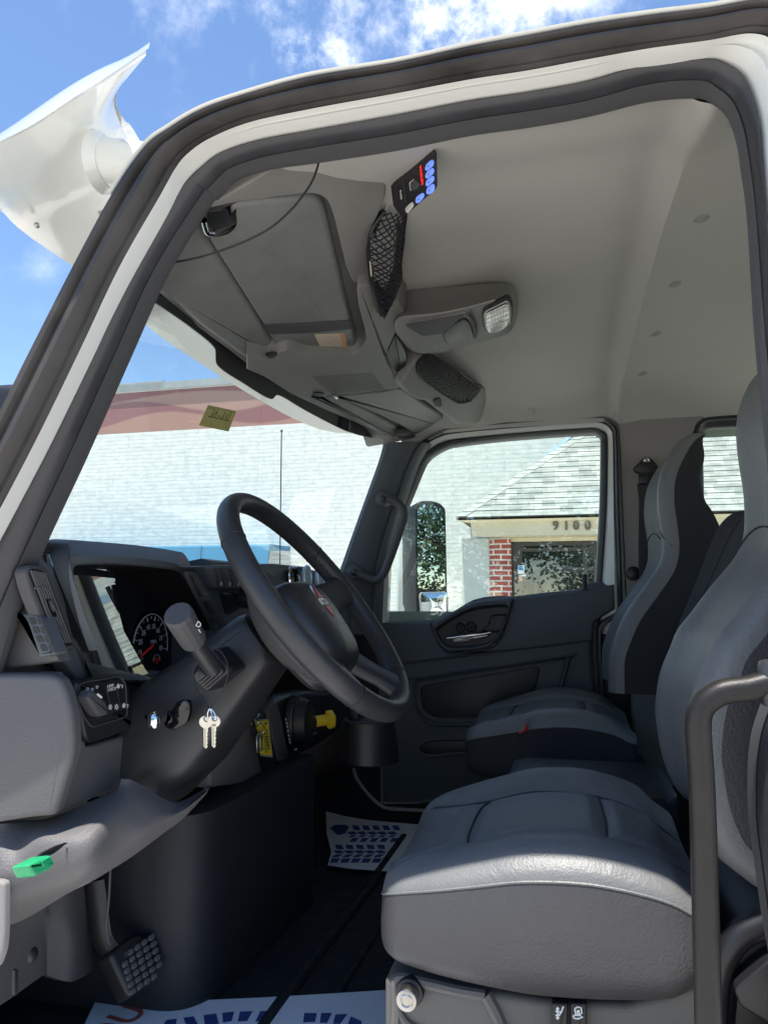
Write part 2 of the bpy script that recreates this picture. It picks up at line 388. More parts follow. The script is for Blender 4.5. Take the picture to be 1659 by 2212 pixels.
RBRICK = brick_mat('red_brick', (.42, .085, .06), (.33, .06, .045), (.62, .58, .52), .23, .083, .014, .3, var=.12)
SHING = brick_mat('roof_shingle', (.50, .50, .45), (.28, .295, .275), (.30, .30, .28), .19, .098, .002, .6, .9, squash=.37, var=.15)
# painted band with maroon and salmon waves
def band_mat():
    m, t, b = nodes('painted_wave_band'); tc = t.nodes.new('ShaderNodeTexCoord'); sp = t.nodes.new('ShaderNodeSeparateXYZ'); t.links.new(tc.outputs['Object'], sp.inputs[0])
    def mt(op, a, b_=None, c=None):
        n = t.nodes.new('ShaderNodeMath'); n.operation = op
        for i, x in enumerate((a, b_, c)):
            if x is None: continue
            if isinstance(x, (int, float)): n.inputs[i].default_value = x
            else: t.links.new(x, n.inputs[i])
        return n.outputs[0]
    def wave(k, ph, amp, z0):                                   # 1 above the wave line
        s = mt('SINE', mt('MULTIPLY_ADD', sp.outputs['X'], k, ph)); d = mt('SUBTRACT', sp.outputs['Z'], mt('MULTIPLY_ADD', s, amp, z0))
        mr = t.nodes.new('ShaderNodeMapRange'); mr.inputs[1].default_value = -.02; mr.inputs[2].default_value = .02; t.links.new(d, mr.inputs[0]); return mr.outputs[0]
    cols = [(.37, .20, .15), (.25, .10, .10), (.37, .215, .165), (.23, .09, .092)]
    last = None
    for i, (c, wv) in enumerate(zip(cols[1:], ((1.5, .4, .17, 3.48), (1.5, 1.5, .16, 3.74), (1.1, 3.0, .1, 3.93)))):
        mx = t.nodes.new('ShaderNodeMix'); mx.data_type = 'RGBA'; t.links.new(wave(*wv), mx.inputs[0])
        if last is None: mx.inputs[6].default_value = (*cols[0], 1)
        else: t.links.new(last, mx.inputs[6])
        mx.inputs[7].default_value = (*c, 1); last = mx.outputs[2]
    t.links.new(last, b.inputs['Base Color']); b.inputs['Roughness'].default_value = .75
    return m
BAND = band_mat()
CREAM = mat('cream_paint', (.66, .58, .42), .6, .4, var=.05, vscale=2)
STUC = mat('pale_stucco', (.56, .57, .53), .85, .3, var=.05, vscale=3, grain=(60, .3))
COPE = mat('grey_coping', (.33, .35, .34), .5, .4, var=.08)
BRONZE = mat('bronze_frame', (.055, .045, .04), .4, .5)
NUMB = mat('brown_numerals', (.17, .12, .08), .45, .5)
SHOP = mat('dark_shop_glass', (.015, .018, .018), .02, .9)
BLUEC = mat('blue_awning_cloth', (.075, .235, .37), .7, .3, var=.05, vscale=4)
FLASH = mat('blue_grey_flashing', (.33, .45, .56), .4, .5)
CONC = mat('pale_concrete', (.58, .55, .49), .9, .3, var=.12, vscale=1.2, grain=(40, .3))
ASPH = mat('worn_asphalt', (.10, .10, .10), .9, .3, var=.2, vscale=2, grain=(60, .4))

g = MB(); g.surf(lambda a, b: V((-400 + 800 * a, -400 + 800 * b, GROUND)), 2, 2, CONC)
g.build('ground', kind='structure')
g = MB(); g.add([(-60, 10.2, GROUND + .14), (60, 10.2, GROUND + .14), (60, 13.3, GROUND + .14), (-60, 13.3, GROUND + .14), (-60, 10.2, GROUND), (60, 10.2, GROUND)], [(0, 1, 2, 3), (4, 5, 1, 0)], CONC)
g.build('pavement', kind='structure')

# long white brick building with the painted band
YB = 13.0
lb = thing('brick_building', (-6, YB, GROUND), 'long white painted brick building with a maroon wave band along its top', 'building')
m = MB(); m.box((-14, YB + 4, (GROUND + 3.26) / 2), (60, 8, 3.26 - GROUND), WBRICK); m.build('wall', lb)
m = MB(); m.box((-14, YB + 4, 3.68), (60.0, 8.0, .838), BAND); m.build('painted_band', lb, label='maroon and salmon wave band')
m = MB(); m.box((-14, YB + 4, 4.17), (60.2, 8.16, .14), COPE)
m.box((-14, YB + 4, 4.105), (60.1, 8.08, .03), WHITE); m.build('coping', lb)
m = MB(); m.box((-8.1, YB - .02, 4.19), (1.0, .12, .16), COPE); m.build('parapet_cap', lb)
m = MB()                                                         # awning: sloping cloth with a valance
x0 = on(('Y', 12.0), [(300, 1180)])[0].x; x1 = on(('Y', 12.0), [(584, 1176)])[0].x
zt = on(('Y', 12.0), [(500, 1177)])[0].z; zb = zt - .34
pr = [(12.98, zt + .02), (12.0, zt), (11.95, zt - .03), (11.9, zb), (11.92, zb), (12.02, zt - .08), (12.98, zt - .06)]
m.rings([[V((x, y, z)) for y, z in pr] for x in (x0 - 2.5, x0 - 1.2, x0, (x0 + x1) / 2, x1)], BLUEC)
for x in (x0 - 1.2, x0, (x0 + x1) / 2): m.tube([V((x, 11.94, zt - .02)), V((x, 11.89, zb))], .012, BLUEC, 6)
m.build('awning', lb, label='blue cloth awning low on the white wall', sharp=20)

# storefront 9100
YF = 11.3
sf = thing('storefront', (2, YF, GROUND), 'storefront numbered 9100 with grey shingle roof, cream fascia, red brick pillar and dark glass', 'building')
eave = on(('Y', 11.2), [(985, 1117)])[0]; top = on(('Y', 12.9), [(1243, 944)])[0]
XR = 14.0; zE = eave.z; zR = top.z
m = MB()
m.add([(eave.x, 11.2, zE), (XR, 11.2, zE), (XR, 12.9, zR), (top.x, 12.9, zR), (eave.x, 13.0, zE), (eave.x, 11.2, zE - .05), (XR, 11.2, zE - .05)], [(0, 1, 2, 3), (0, 3, 4), (5, 6, 1, 0)], SHING)
for i in range(1, 16):                                           # each course steps out over the one below
    t = i / 15.4; y = lerp(11.2, 12.9, t); z = lerp(zE, zR, t); x = lerp(eave.x, top.x, t)
    m.add([(x, y - .012, z + .006), (XR, y - .012, z + .006), (XR, y + .10, z + .093), (x + .10, y + .10, z + .093)], [(0, 1, 2, 3)], SHING)
rf = m.build('roof', sf, flat=True)
CAPM = mat('hip_cap_shingle', (.46, .46, .42), .9, .3, var=.18, vscale=5)
m = MB()
for i in range(20):                                              # hip caps
    t = i / 20; a = V(eave).lerp(V((top.x, 12.9, zR)), t); b = V(eave).lerp(V((top.x, 12.9, zR)), (i + 1.1) / 20)
    u = (b - a).normalized(); sd = V((.155, 0, .0)); nb = V((-.02, -.06, .06)).normalized() * (.022 + .006 * (i % 2))
    m.rings([[a + nb, b + nb * .55, b + sd + nb * .4, a + sd + nb * .8], [a - nb * .4, b - nb * .4, b + sd - nb * .4, a + sd - nb * .4]], CAPM)
m.build('hip_cap', rf, flat=True)
m = MB(); a = V((eave.x - .15, 12.2, zE + .85)); m.tube([V((top.x - .55, 12.92, zR - .42)), V((top.x + .12, 12.92, zR + .16))], .07, FLASH, 4)
m.box(((top.x + XR) / 2 + .1, 12.93, zR + .09), (XR - top.x, .1, .16), FLASH); m.build('flashing', rf)
m = MB()
prof = [(11.2, zE - .02), (11.2, zE - .05), (11.24, zE - .058), (11.26, zE - .075), (11.33, zE - .085), (11.345, zE - .29), (11.8, zE - .29), (11.8, zE - .02)]
def fring(x, k): return [V((x + k * (y - 11.2) * 1.35, y, z)) for y, z in prof]
m.rings([fring(eave.x + .03, 1), fring(XR, 0)], CREAM); m.build('fascia', sf, sharp=20)
m = MB(); m.box((6.4, 11.3, zE - .012), (15.8, .24, .018), BRONZE); m.build('drip_edge', sf)
zs = zE - .29
a = on(('Y', 11.72), [(998, 1200), (1057, 1200), (1103.5, 1200)])
m = MB(); m.box(((a[0].x + a[1].x) / 2, 12.35, (GROUND + zs) / 2), (a[1].x - a[0].x, 1.26, zs - GROUND - .01), STUC); m.build('side_wall', sf)
m = MB(); m.box(((a[1].x + a[2].x) / 2 + .002, 12.15, (GROUND + zs) / 2), (a[2].x - a[1].x - .004, .9, zs - GROUND - .012), RBRICK); m.build('pillar', sf)
zl = on(('Y', 11.75), [(1200, 1169)])[0].z
m = MB(); m.box((a[2].x + 7.2, 12.1, (zs + zl) / 2), (14.4, .7, zs - zl - .006), CREAM); m.box((a[2].x + 1.75, 11.735, zs - .09), (.34, .03, .025), CREAM); m.build('lintel', sf)
m = MB(); m.box((a[2].x + 7.2, 11.9, (GROUND + zl) / 2), (14.4, .02, zl - GROUND - .01), SHOP); sg = m.build('shop_window', sf)
m = MB(); zr = on(('Y', 11.85), [(1200, 1187)])[0].z
m.box((a[2].x + .085, 11.85, (GROUND + zl) / 2), (.16, .07, zl - GROUND - .02), BRONZE)
m.box((a[2].x + 7.2, 11.852, zl - .035), (14.3, .06, .055), BRONZE); m.box((a[2].x + 7.2, 11.851, zr), (14.3, .065, .05), BRONZE)
for dx in (1.12, 1.28, 2.3, 3.6, 5, 6.5): m.box((a[2].x + dx, 11.854, (GROUND + zl) / 2), (.07, .055, zl - GROUND - .03), BRONZE)
m.build('mullion', sg)
LBLUE = mat('sticker_blue', (.05, .3, .62), .5); ORNG = mat('sticker_orange', (.75, .25, .18), .5)
m = MB(); q = T('b6', (925, 976), (966, 976), (966, 1030), (925, 1030)); P = on(('Y', 11.81), q); m.plate(P, (0, 1, 0), .004, MARK)
P = on(('Y', 11.806), T('b6', (930, 980), (960, 980), (960, 1008), (930, 1008))); m.plate(P, (0, 1, 0), .003, LBLUE)
P = on(('Y', 11.81), T('b6', (928, 1040), (975, 1034), (975, 1048), (930, 1052))); m.plate(P, (0, 1, 0), .004, MARK)
P = on(('Y', 11.81), T('b6', (930, 1052), (952, 1050), (954, 1076), (930, 1078))); m.plate(P, (0, 1, 0), .004, ORNG); m.build('door_sticker', sg)
for ch, x in (('9', 1168), ('1', 1236), ('0', 1300), ('0', 1375)):
    p = on1(('Y', 11.322), 'b6', x, 721); m = MB(); m.text(ch, p, (1, 0, 0), (0, 0, 1), .185, NUMB, .012, bold=.006); d_ = m.build('house_number', sf)

# trees behind the photographer and down the lot (seen in the mirrors and the shop glass)
BARK = mat('tree_bark', (.12, .095, .07), .9, .3, grain=(30, .8), var=.2)
LEAF = mat('tree_leaf', (.055, .10, .03), .6, .3, var=.45, vscale=1.3)
def tree_meshes(h, wd, n, seed):
    rnd = random.Random(seed); tr = MB(); br = []
    tr.tube([V((0, 0, -.1)), V((.08, .03, h * .2)), V((.02, .1, h * .42)), V((.1, .05, h * .7))], lambda t: h * .03 * (1 - .75 * t), BARK, 9, res=10)
    for k in range(9):
        an = k * 2.4; z0 = h * (.26 + .05 * k); e = V((math.cos(an) * wd * .42, math.sin(an) * wd * .42, min(h * .9, z0 + h * .22)))
        tr.tube([V((.05, .05, z0)), V((e.x * .5, e.y * .5, z0 + h * .08)), e], lambda t: h * .012 * (1 - .8 * t), BARK, 6, res=6); br.append(e)
    br += [V((rnd.gauss(0, wd * .22), rnd.gauss(0, wd * .22), h * rnd.uniform(.22, .5))) for _ in range(12)]
    br += [V((rnd.gauss(0, wd * .2), rnd.gauss(0, wd * .2), h * rnd.uniform(.5, .95))) for _ in range(10)]
    lf = MB(); vs = []; fs = []
    for b in br:
        for _ in range(n):
            d = V((rnd.gauss(0, 1), rnd.gauss(0, 1), rnd.gauss(0, .75))); d = d.normalized() * (rnd.random() ** .45) * wd * rnd.uniform(.12, .24); c = b + d
            s_ = rnd.uniform(.05, .12) * h / 8; u = V((rnd.gauss(0, 1), rnd.gauss(0, 1), rnd.gauss(0, .6))).normalized(); v = u.orthogonal().normalized()
            o = len(vs); vs += [c - u * s_, c + v * s_ * .5, c + u * s_, c - v * s_ * .5]; fs.append((o, o + 1, o + 2, o + 3))
    lf.add(vs, fs, LEAF); return tr, lf
tr, lf = tree_meshes(8, 7, 700, 3)
t0 = None
for i, (x, y, sc_, lab) in enumerate(((15.5, 5.6, .95, 'leafy tree reflected large in the tall passenger mirror'), (26, 10.5, .9, 'rounded tree standing beyond the parked white car'),
                                      (-1.5, -17, 1.05, 'broad tree across the lot, reflected in the middle of the shop glass'), (6.5, -19, 1.15, 'tall tree across the lot, reflected at the right of the shop glass'))):
    r = thing('tree', (x, y, GROUND), lab, 'tree', 'trees around the parking lot'); r.scale = (sc_,) * 3; r.rotation_euler.z = i * 1.3
    if t0 is None:
        a_ = tr.build('trunk'); b_ = lf.build('crown', flat=True); a_.parent = r; b_.parent = r; t0 = (a_, b_)
    else:
        for o in t0: c = o.copy(); C.objects.link(c); c.parent = r
# parked white car seen in the small mirror
CARW = mat('white_car_paint', (.72, .72, .72), .25, coat=.7); TYRE = mat('tyre_rubber', (.02, .02, .02), .8); CGL = mat('dark_car_glass', (.02, .025, .03), .05, .8)
def car(x, y, rz, lab):
    r = thing('parked_car', (x, y, GROUND), lab, 'car'); Mx = Matrix.Translation((x, y, GROUND)) @ Matrix.Rotation(rz, 4, 'Z')
    def sec(xx, pts): return [Mx @ V((xx, sy * yy, zz)) for sy, seq in ((1, pts), (-1, pts[::-1])) for yy, zz in seq]
    m = MB(); st = [(-2.2, .62, .35, .75), (-2.1, .8, .28, .86), (-1.3, .88, .25, .92), (-.2, .9, .25, .95), (1.2, .9, .25, .96), (2.0, .82, .28, .92), (2.2, .65, .38, .8)]
    m.rings([sec(xx, [(wd * .9, z0), (wd, z0 + .15), (wd, (z0 + z1) / 2), (wd * .93, z1)]) for xx, wd, z0, z1 in st], CARW)
    m.rings([sec(xx, [(wd, .9), (wd * .84, z1 - .06), (wd * .7, z1)]) for xx, wd, z1 in ((-.75, .76, .93), (.0, .78, 1.38), (.9, .78, 1.42), (1.75, .74, .97))], CARW); b = m.build('body', r)
    m = MB(); m.rings([sec(xx, [(wd * 1.012, .95), (wd * .87, z1 - .07), (wd * .8, z1 - .06)]) for xx, wd, z1 in ((-.5, .77, 1.06), (.02, .785, 1.37), (.9, .785, 1.41), (1.45, .75, 1.14))], CGL, cap0=False, cap1=False); m.build('window', b)
    for xx in (-1.35, 1.4):
        for s_ in (-1, 1):
            m = MB(); m.cyl(Mx @ V((xx, s_ * .7, .33)), Mx @ V((xx, s_ * .92, .33)), .33, TYRE, 24, bev=.03); wh = m.build('wheel', r)
            m = MB(); m.cyl(Mx @ V((xx, s_ * .9, .33)), Mx @ V((xx, s_ * .925, .33)), .2, STEEL, 16, bev=.01); m.build('rim', wh)
car(19, 7.6, .5, 'white parked car reflected in the small lower mirror'); car(27, 6.2, .3, 'white parked car farthest down the lot')
# ================================================================== the truck
truck = thing('truck', (.1, 1.95, GROUND), 'white truck with its driver door open, grey and black cab interior', 'truck')
FLOOR = -.80; YN = 1.0; YP = 2.9
# ---- near door frame: edge lines from the outer gasket to the inner trim
st = [(-330, 1500, -220, 1500, -150, 1500, -72, 1500, -14, 1500), (-190, 1240, -75, 1240, -35, 1240, 36, 1240, 62, 1240), (-40, 982, 62, 982, 103, 982, 155, 982, 178, 982),
      (69, 767, 168, 767, 206, 767, 252, 767, 272, 767), (164, 581, 257, 581, 288, 581, 338, 581, 356, 581), (247, 427, 344, 427, 380, 427, 436, 427, 450, 427),
      (318, 325, 380, 361, 411, 388, 452, 410, 464, 418), (372, 284, 408, 328, 440, 361, 474, 388, 482, 396), (437, 246, 455, 297, 480, 332, 500, 366, 509, 375), (514, 218, 540, 262, 558, 306, 570, 343, 577, 354),
      (668, 175, 676, 232, 682, 283, 686, 321, 689, 339), (853, 145, 853, 200, 853, 252, 853, 294, 853, 313), (1012, 110, 1012, 170, 1012, 221, 1012, 263, 1012, 280),
      (1140, 86, 1140, 150, 1140, 202, 1140, 244, 1140, 262), (1269, 62, 1269, 126, 1269, 178, 1269, 221, 1269, 238), (1400, 43, 1400, 105, 1400, 140, 1400, 186, 1400, 206), (1526, 28, 1526, 87, 1521, 130, 1508, 178, 1505, 197),
      (1640, 10, 1628, 68, 1572, 143, 1548, 195, 1543, 208), (1730, 20, 1685, 90, 1610, 178, 1582, 227, 1574, 236), (1775, 110, 1725, 170, 1636, 260, 1604, 285, 1594, 289), (1785, 320, 1735, 330, 1644, 350, 1616, 352, 1604, 353),
      (1790, 463, 1742, 463, 1653, 463, 1630, 463, 1618, 463), (1800, 725, 1755, 725, 1680, 725, 1650, 725, 1634, 725), (1820, 982, 1780, 982, 1708, 982, 1676, 982, 1660, 982), (1850, 1250, 1810, 1250, 1735, 1250, 1703, 1250, 1692, 1250),
      (1835, 1450, 1790, 1450, 1712, 1450, 1682, 1450, 1670, 1450), (1800, 1600, 1750, 1600, 1668, 1600, 1638, 1600, 1626, 1600), (1790, 1753, 1740, 1753, 1662, 1753, 1630, 1753, 1621, 1753), (1800, 1882, 1755, 1882, 1674, 1882, 1645, 1882, 1636, 1882),
      (1830, 2040, 1785, 2040, 1700, 2040, 1668, 2040, 1660, 2040), (1880, 2260, 1835, 2260, 1745, 2260, 1712, 2260, 1704, 2260)]
YS = [.93, .945, .985, 1.005, 1.03]
E = [crs(on(('Y', YS[k]), [(s[2 * k], s[2 * k + 1]) for s in st]), 8) for k in range(5)]
m = MB(); m.strip(E[1], E[2], [(-.02, -.035), (.0, -.006), (.12, .004), (.35, -.006), (.6, .012), (.78, .008), (.92, -.008), (1.05, -.02), (1.05, -.05), (0, -.06)], WHITE)
frame = m.plate(on(('Y', 1.0), fil(T('c5', (-120, 880), (4, 895), (21, 905), (19, 1120), (12, 1190), (-14, 1262), (-120, 1300)), 10, 4)), (0, 1, 0), .012, PILLAR, .004)  # jamb edge of the white frame, its shade put into a grey colour
frame = m.build('door_frame', truck, label='white painted door opening frame')
m = MB(); m.strip(E[0], E[1], [(0, -.03), (.0, .004), (.06, .012), (.2, .013), (.28, .003), (.36, .003), (.45, .014), (.6, .017), (.72, .010), (.78, .001), (.9, .004), (1.0, -.006), (.85, -.03)], GASKET); m.build('outer_gasket', frame)
m = MB(); m.strip(E[2], E[3], [(-.02, -.03), (.0, .004), (.10, .008), (.28, .013), (.5, .014), (.7, .011), (.86, .004), (.95, -.002), (1, -.006), (.8, -.03)], BULB); m.build('door_seal', frame)
m = MB(); m.strip(E[3], E[4], [(-.05, -.02), (0, .004), (.5, .006), (.9, .002), (1.0, -.003), (.8, -.02), (-.05, -.03)], TRIM)
m.strip(E[4], [p + V((p.x + .15, 0, p.z + .1)).normalized() * .11 + V((0, .10, 0)) for i, p in enumerate(E[4])], [(0, .002), (1, .0), (1, -.01), (.05, -.004)], TRIM); m.build('opening_trim', frame)
# ---- body skin: drip edge, roof, near side, far side, back
m = MB(); ed = E[0][40:148]
m.strip([p + V((0, .0, .006)) for p in ed], ed, [(0, .01), (.5, .014), (1, .008), (1, -.05), (0, -.05)], WHITE)
ry = [.94, 1.05, 1.3, 1.6, 1.95, 2.3, 2.6, 2.85, 2.97, 3.0]; ru = [.0, .05, .09, .115, .125, .115, .09, .05, .0, -.1]
xs = [p for p in ed if p.z > .62] + [V((x, 0, ed[-1].z)) for x in (.5, .8, 1.1, 1.36)]
m.surf(lambda a, b: V((xs[round(a * (len(xs) - 1))].x, ry[round(b * 9)], xs[round(a * (len(xs) - 1))].z + ru[round(b * 9)] + .004)), len(xs) - 1, 9, WHITE)
m.patch([[V((x, y, z + (.03 if 1.4 < y < 2.7 else 0))) for y in (1.24, 1.45, 1.8, 2.1, 2.4, 2.62)] for x, z in ((-.80, .625), (-.74, .66), (-.66, .70), (-.5, .76))], 10, 12, WHITE)
m.build('roof', truck, label='white painted roof')
def wall(name, poly, y, th, mm, parent): m = MB(); m.plate([V((x, y, z)) for x, z in poly], (0, 1 if th > 0 else -1, 0), abs(th), mm); return m.build(name, parent)
m = MB(); m.plate([V((x, .985, z)) for x, z in ((.30, -1.3), (1.35, -1.3), (1.35, .74), (.30, .74))], (0, 1, 0), .05, WHITE)
m.plate([V((x, .99, z)) for x, z in ((-1.3, -1.4), (.3, -1.4), (.3, -.83), (-1.3, -.83))], (0, 1, 0), .05, WHITE)
m.plate([V((x, .99, z)) for x, z in ((-1.5, -1.2), (-.93, -1.2), (-.93, .0), (-.96, .05), (-1.5, -.05))], (0, 1, 0), .05, WHITE)
m.plate([V((x, 2.99, z)) for x, z in ((-1.5, -1.4), (1.35, -1.4), (1.35, -.06), (-1.5, -.06))], (0, -1, 0), .05, WHITE)
m.plate([V((x, 2.985, z)) for x, z in ((.46, -.06), (1.35, -.06), (1.35, .74), (.46, .74))], (0, -1, 0), .02, WHITE) if False else None
m.plate([V((1.35, y, z)) for y, z in ((1.0, -1.4), (2.98, -1.4), (2.98, .0), (1.0, .0))], (-1, 0, 0), .04, WHITE)
m.plate([V((1.35, y, z)) for y, z in ((1.0, .55), (2.98, .55), (2.98, .78), (1.0, .78))], (-1, 0, 0), .04, WHITE)
m.plate([V((x, y, .0)) for x, y in ((-1.4, 1.0), (-.93, 1.0), (-.93, 2.96), (-1.4, 2.96))], (0, 0, -1), .02, BLACK)
body = m.build('body', truck, label='white cab body panels')
m = MB(); m.plate([V((1.33, y, z)) for y, z in ((1.0, .0), (2.98, .0), (2.98, .55), (1.0, .55))], (-1, 0, 0), .006, GLASS); m.build('rear_window', body)
m = MB(); hd = [[V((x, y, z + dz)) for y, dz in ((1.2, -.12), (1.3, -.02), (1.6, .03), (1.95, .05), (2.3, .03), (2.6, -.02), (2.72, -.12))] for x, z in ((-1.35, -.10), (-1.9, -.2), (-2.5, -.34), (-2.75, -.5), (-2.8, -.9))]
m.patch(hd, 14, 20, WHITE, .03, (0, 0, -1)); hood = m.build('hood', body)
m = MB(); a = on(('Y', 2.75), [(608.5, 932), (605, 1210)]); m.tube([a[0], a[1], a[1] + (a[1] - a[0]) * .8], .0024, BLACK, 6); m.dome(a[0], (0, 0, 1), .006, .008, BLACK, 8, 3); m.build('antenna', truck)
# floor and firewall
m = MB(); m.box((.1, 1.95, FLOOR - .03), (2.5, 1.86, .06), CARPET)
m.tube([V((-.56, 1.25, FLOOR + .004)), V((-.555, 1.6, FLOOR + .006)), V((-.54, 2.0, FLOOR + .006)), V((-.53, 2.5, FLOOR + .006))], .014, CARPET, 8, res=20)
m.tube([V((-.47, 1.25, FLOOR + .0)), V((-.46, 1.6, FLOOR + .002)), V((-.45, 2.0, FLOOR + .002)), V((-.45, 2.5, FLOOR + .002))], .010, CARPET, 8, res=20)
m.tube([V((-.28, 1.05, FLOOR + .0)), V((-.285, 1.5, FLOOR + .001)), V((-.29, 2.3, FLOOR + .001))], .006, CARPET, 8, res=20)
m.box((-1.28, 1.95, -.42), (.05, 1.86, .85), BLACK); m.plate([V((x, 2.915, z)) for x, z in ((-1.25, -.85), (1.3, -.85), (1.3, -.12), (-1.25, -.12))], (0, 1, 0), .02, BLACK)
m.box((1.29, 1.95, -.4), (.04, 1.86, .9), BLACK)
m.build('floor', truck, label='black ribbed rubber floor')
# engine cover between the footwells
m = MB(); poly = fil([(-1.25, 1.37), (-.70, 1.37), (-.655, 1.98), (-.80, 2.02), (-1.25, 2.02)], [0, .09, .05, .05, 0], 8)
m.rings([[V((x, y, z)) for x, y in poly] for z in (FLOOR - .01, -.52, -.43)], ENGC)
poly2 = fil([(-1.25, 1.3685), (-.698, 1.3685), (-.653, 1.982), (-.8, 2.022), (-1.25, 2.022)], [0, .1, .06, .05, 0], 8); m.rings([[V((x + .003, y + .003, z)) for x, y in poly2] for z in (FLOOR - .01, FLOOR + .02)], ENGC)
m.build('engine_cover', truck)

# ---- windshield
def wsx(y): return -.80 + .115 * ((y - 1.93) / .91) ** 2         # the pane is bowed forward in plan
def wsp(y, z): return V((wsx(y) - (.59 - z) * .36, y, z))
m = MB(); m.surf(lambda a, b: wsp(lerp(1.0, 2.86, b), lerp(.64, .02, a)), 10, 40, WSH); ws = m.build('windshield', truck)
# ================================================================== headliner, passenger side
HX = [-.75, -.45, -.2, .0, .14, .185, .205, .225, .245, .30, .5, .9, 1.3]
HD = [-.10, -.02, 0, 0, .003, .010, -.016, -.032, -.024, -.008, -.006, -.012, -.03]     # the rib across the roof
HY = [1.045, 1.09, 1.14, 1.3, 1.6, 1.95, 2.3, 2.6, 2.76, 2.83, 2.865]
HZ = [.70, .72, .735, .775, .797, .80, .795, .775, .74, .70, .655]
def hz(x, y): return tab(y, HY, HZ) + tab(x, HX, HD) * (1 if 1.05 < y < 2.84 else .5)
m = MB()
xs = HX[:4] + [.10, .15, .18, .195, .205, .215, .225, .235, .25, .27, .3] + HX[10:]
ys = [lerp(1.045, 2.868, i / 46) for i in range(47)]
m.surf(lambda a, b: V((xs[round(a * (len(xs) - 1))], ys[round(b * 46)], hz(xs[round(a * (len(xs) - 1))], ys[round(b * 46)]))), len(xs) - 1, 46, LINER)
FAST = mat('liner_fastener', (.30, .285, .265), .6)
liner = m.build('headliner', truck, label='warm grey vinyl roof lining', sharp=60)
for (u, v) in ((1512, 471), (1455, 613), (1414, 721), (1385, 807), (1588, 258)):
    r_ = ray(u, v); k = 1.0
    for _ in range(6): k = hz((r_ * k).x, (r_ * k).y) / r_.z
    m = MB(); m.dome(r_ * k + V((0, 0, .002)), (0, 0, -1), .019, .009, FAST); m.build('fastener', liner)
for (u, v, y) in ((1146, 893, 2.80), (1325, 884, 2.83)):
    p = on(('Y', y), [(u, v)])[0]; m = MB(); m.dome(p + V((0, -.012, 0)), (0, -1, -.5), .016, .006, LINER); m.build('fastener', liner)

# ---- far door: nested openings on the door plane
L0 = T('b6', (55, 1420), (60, 1345), (75, 1120), (100, 900), (150, 740), (225, 570), (318, 345), (352, 292), (400, 255), (455, 226), (540, 203), (900, 162), (1380, 128), (1428, 133), (1450, 152), (1457, 190), (1450, 600), (1425, 1040), (1405, 1420))
L1 = T('b6', (20, 1420), (30, 1345), (35, 1120), (50, 900), (100, 720), (180, 545), (278, 318), (318, 255), (375, 212), (440, 178), (530, 158), (900, 122), (1375, 88), (1450, 95), (1487, 122), (1502, 180), (1496, 600), (1466, 1080), (1450, 1420))
L2 = T('b6', (-20, 1420), (-10, 1345), (0, 1120), (20, 900), (70, 700), (150, 525), (245, 298), (285, 230), (345, 182), (420, 143), (520, 120), (900, 86), (1390, 52), (1480, 60), (1522, 92), (1540, 160), (1548, 600), (1562, 1080), (1570, 1420))
L3 = T('b6', (-60, 1420), (-50, 1345), (-40, 1120), (-20, 900), (40, 680), (120, 500), (215, 275), (255, 205), (320, 152), (405, 108), (510, 84), (900, 44), (1400, 14), (1510, 20), (1562, 58), (1582, 130), (1602, 600), (1622, 1080), (1640, 1420))
nL = 120
P0, P1, P2, P3 = [cr(on(('Y', y), q), nL) for q, y in ((L0, 2.93), (L1, 2.90), (L2, 2.885), (L3, 2.865))]
m = MB(); m.strip(P2, P1, [(-.05, -.04), (0, .0), (.15, .008), (.8, .008), (1, -.003), (1.05, -.05)], WHITE)
door = None
wf = m
m = MB(); pl = on(('Y', 2.885), T('r8', (40, 262), (200, 258), (400, 252), (455, 240), (520, 208), (580, 170), (640, 132), (690, 106), (760, 88), (870, 78), (960, 84), (1150, 60), (1380, 38), (1420, 30), (1452, 4), (1490, -14), (1650, -22), (1662, 160), (1630, 205), (1565, 232), (1522, 262), (1506, 300), (1505, 500), (1530, 830), (1540, 1300), (300, 1500), (60, 1500)))
m.plate(pl, (0, 1, 0), .06, DASH, .022, 4)
door = m.build('passenger_door', truck, label='charcoal passenger door panel')
wf.build('window_frame', door, label='white painted metal window surround')
m = MB(); m.strip(P1, P0, [(-.03, -.03), (0, .0), (.2, .010), (.75, .012), (1, .0), (1.0, -.03)], BLACK); m.build('window_seal', door)
m = MB(); m.strip(P3, P2, [(-.03, -.05), (0, .0), (.18, .016), (.45, .020), (.55, .006), (.62, .016), (.9, .012), (1, -.01), (1.0, -.05)], BULB)
a = cr(on(('Y', 2.868), T('r8', (1660, 190), (1600, 225), (1545, 262), (1528, 320), (1535, 560), (1560, 900), (1570, 1300))), 30); b = cr(on(('Y', 2.868), T('r8', (1668, 215), (1625, 250), (1580, 285), (1568, 330), (1572, 560), (1598, 900), (1606, 1300))), 30)
m.strip(a, b, [(-.1, -.05), (0, .0), (.3, .018), (.6, .02), (1, 0), (1, -.05)], BULB)
m.plate(on(('Y', 2.90), T('r8', (1500, 200), (1700, 100), (1760, 1400), (1500, 1400))), (0, 1, 0), .03, BLACK); m.build('door_seal', door)
m = MB(); m.plate([V((x, 2.935, z)) for x, z in ((-.70, -.1), (.27, -.1), (.27, .66), (-.50, .66), (-.66, .2))], (0, 1, 0), .004, GLASS); m.build('door_glass', door)
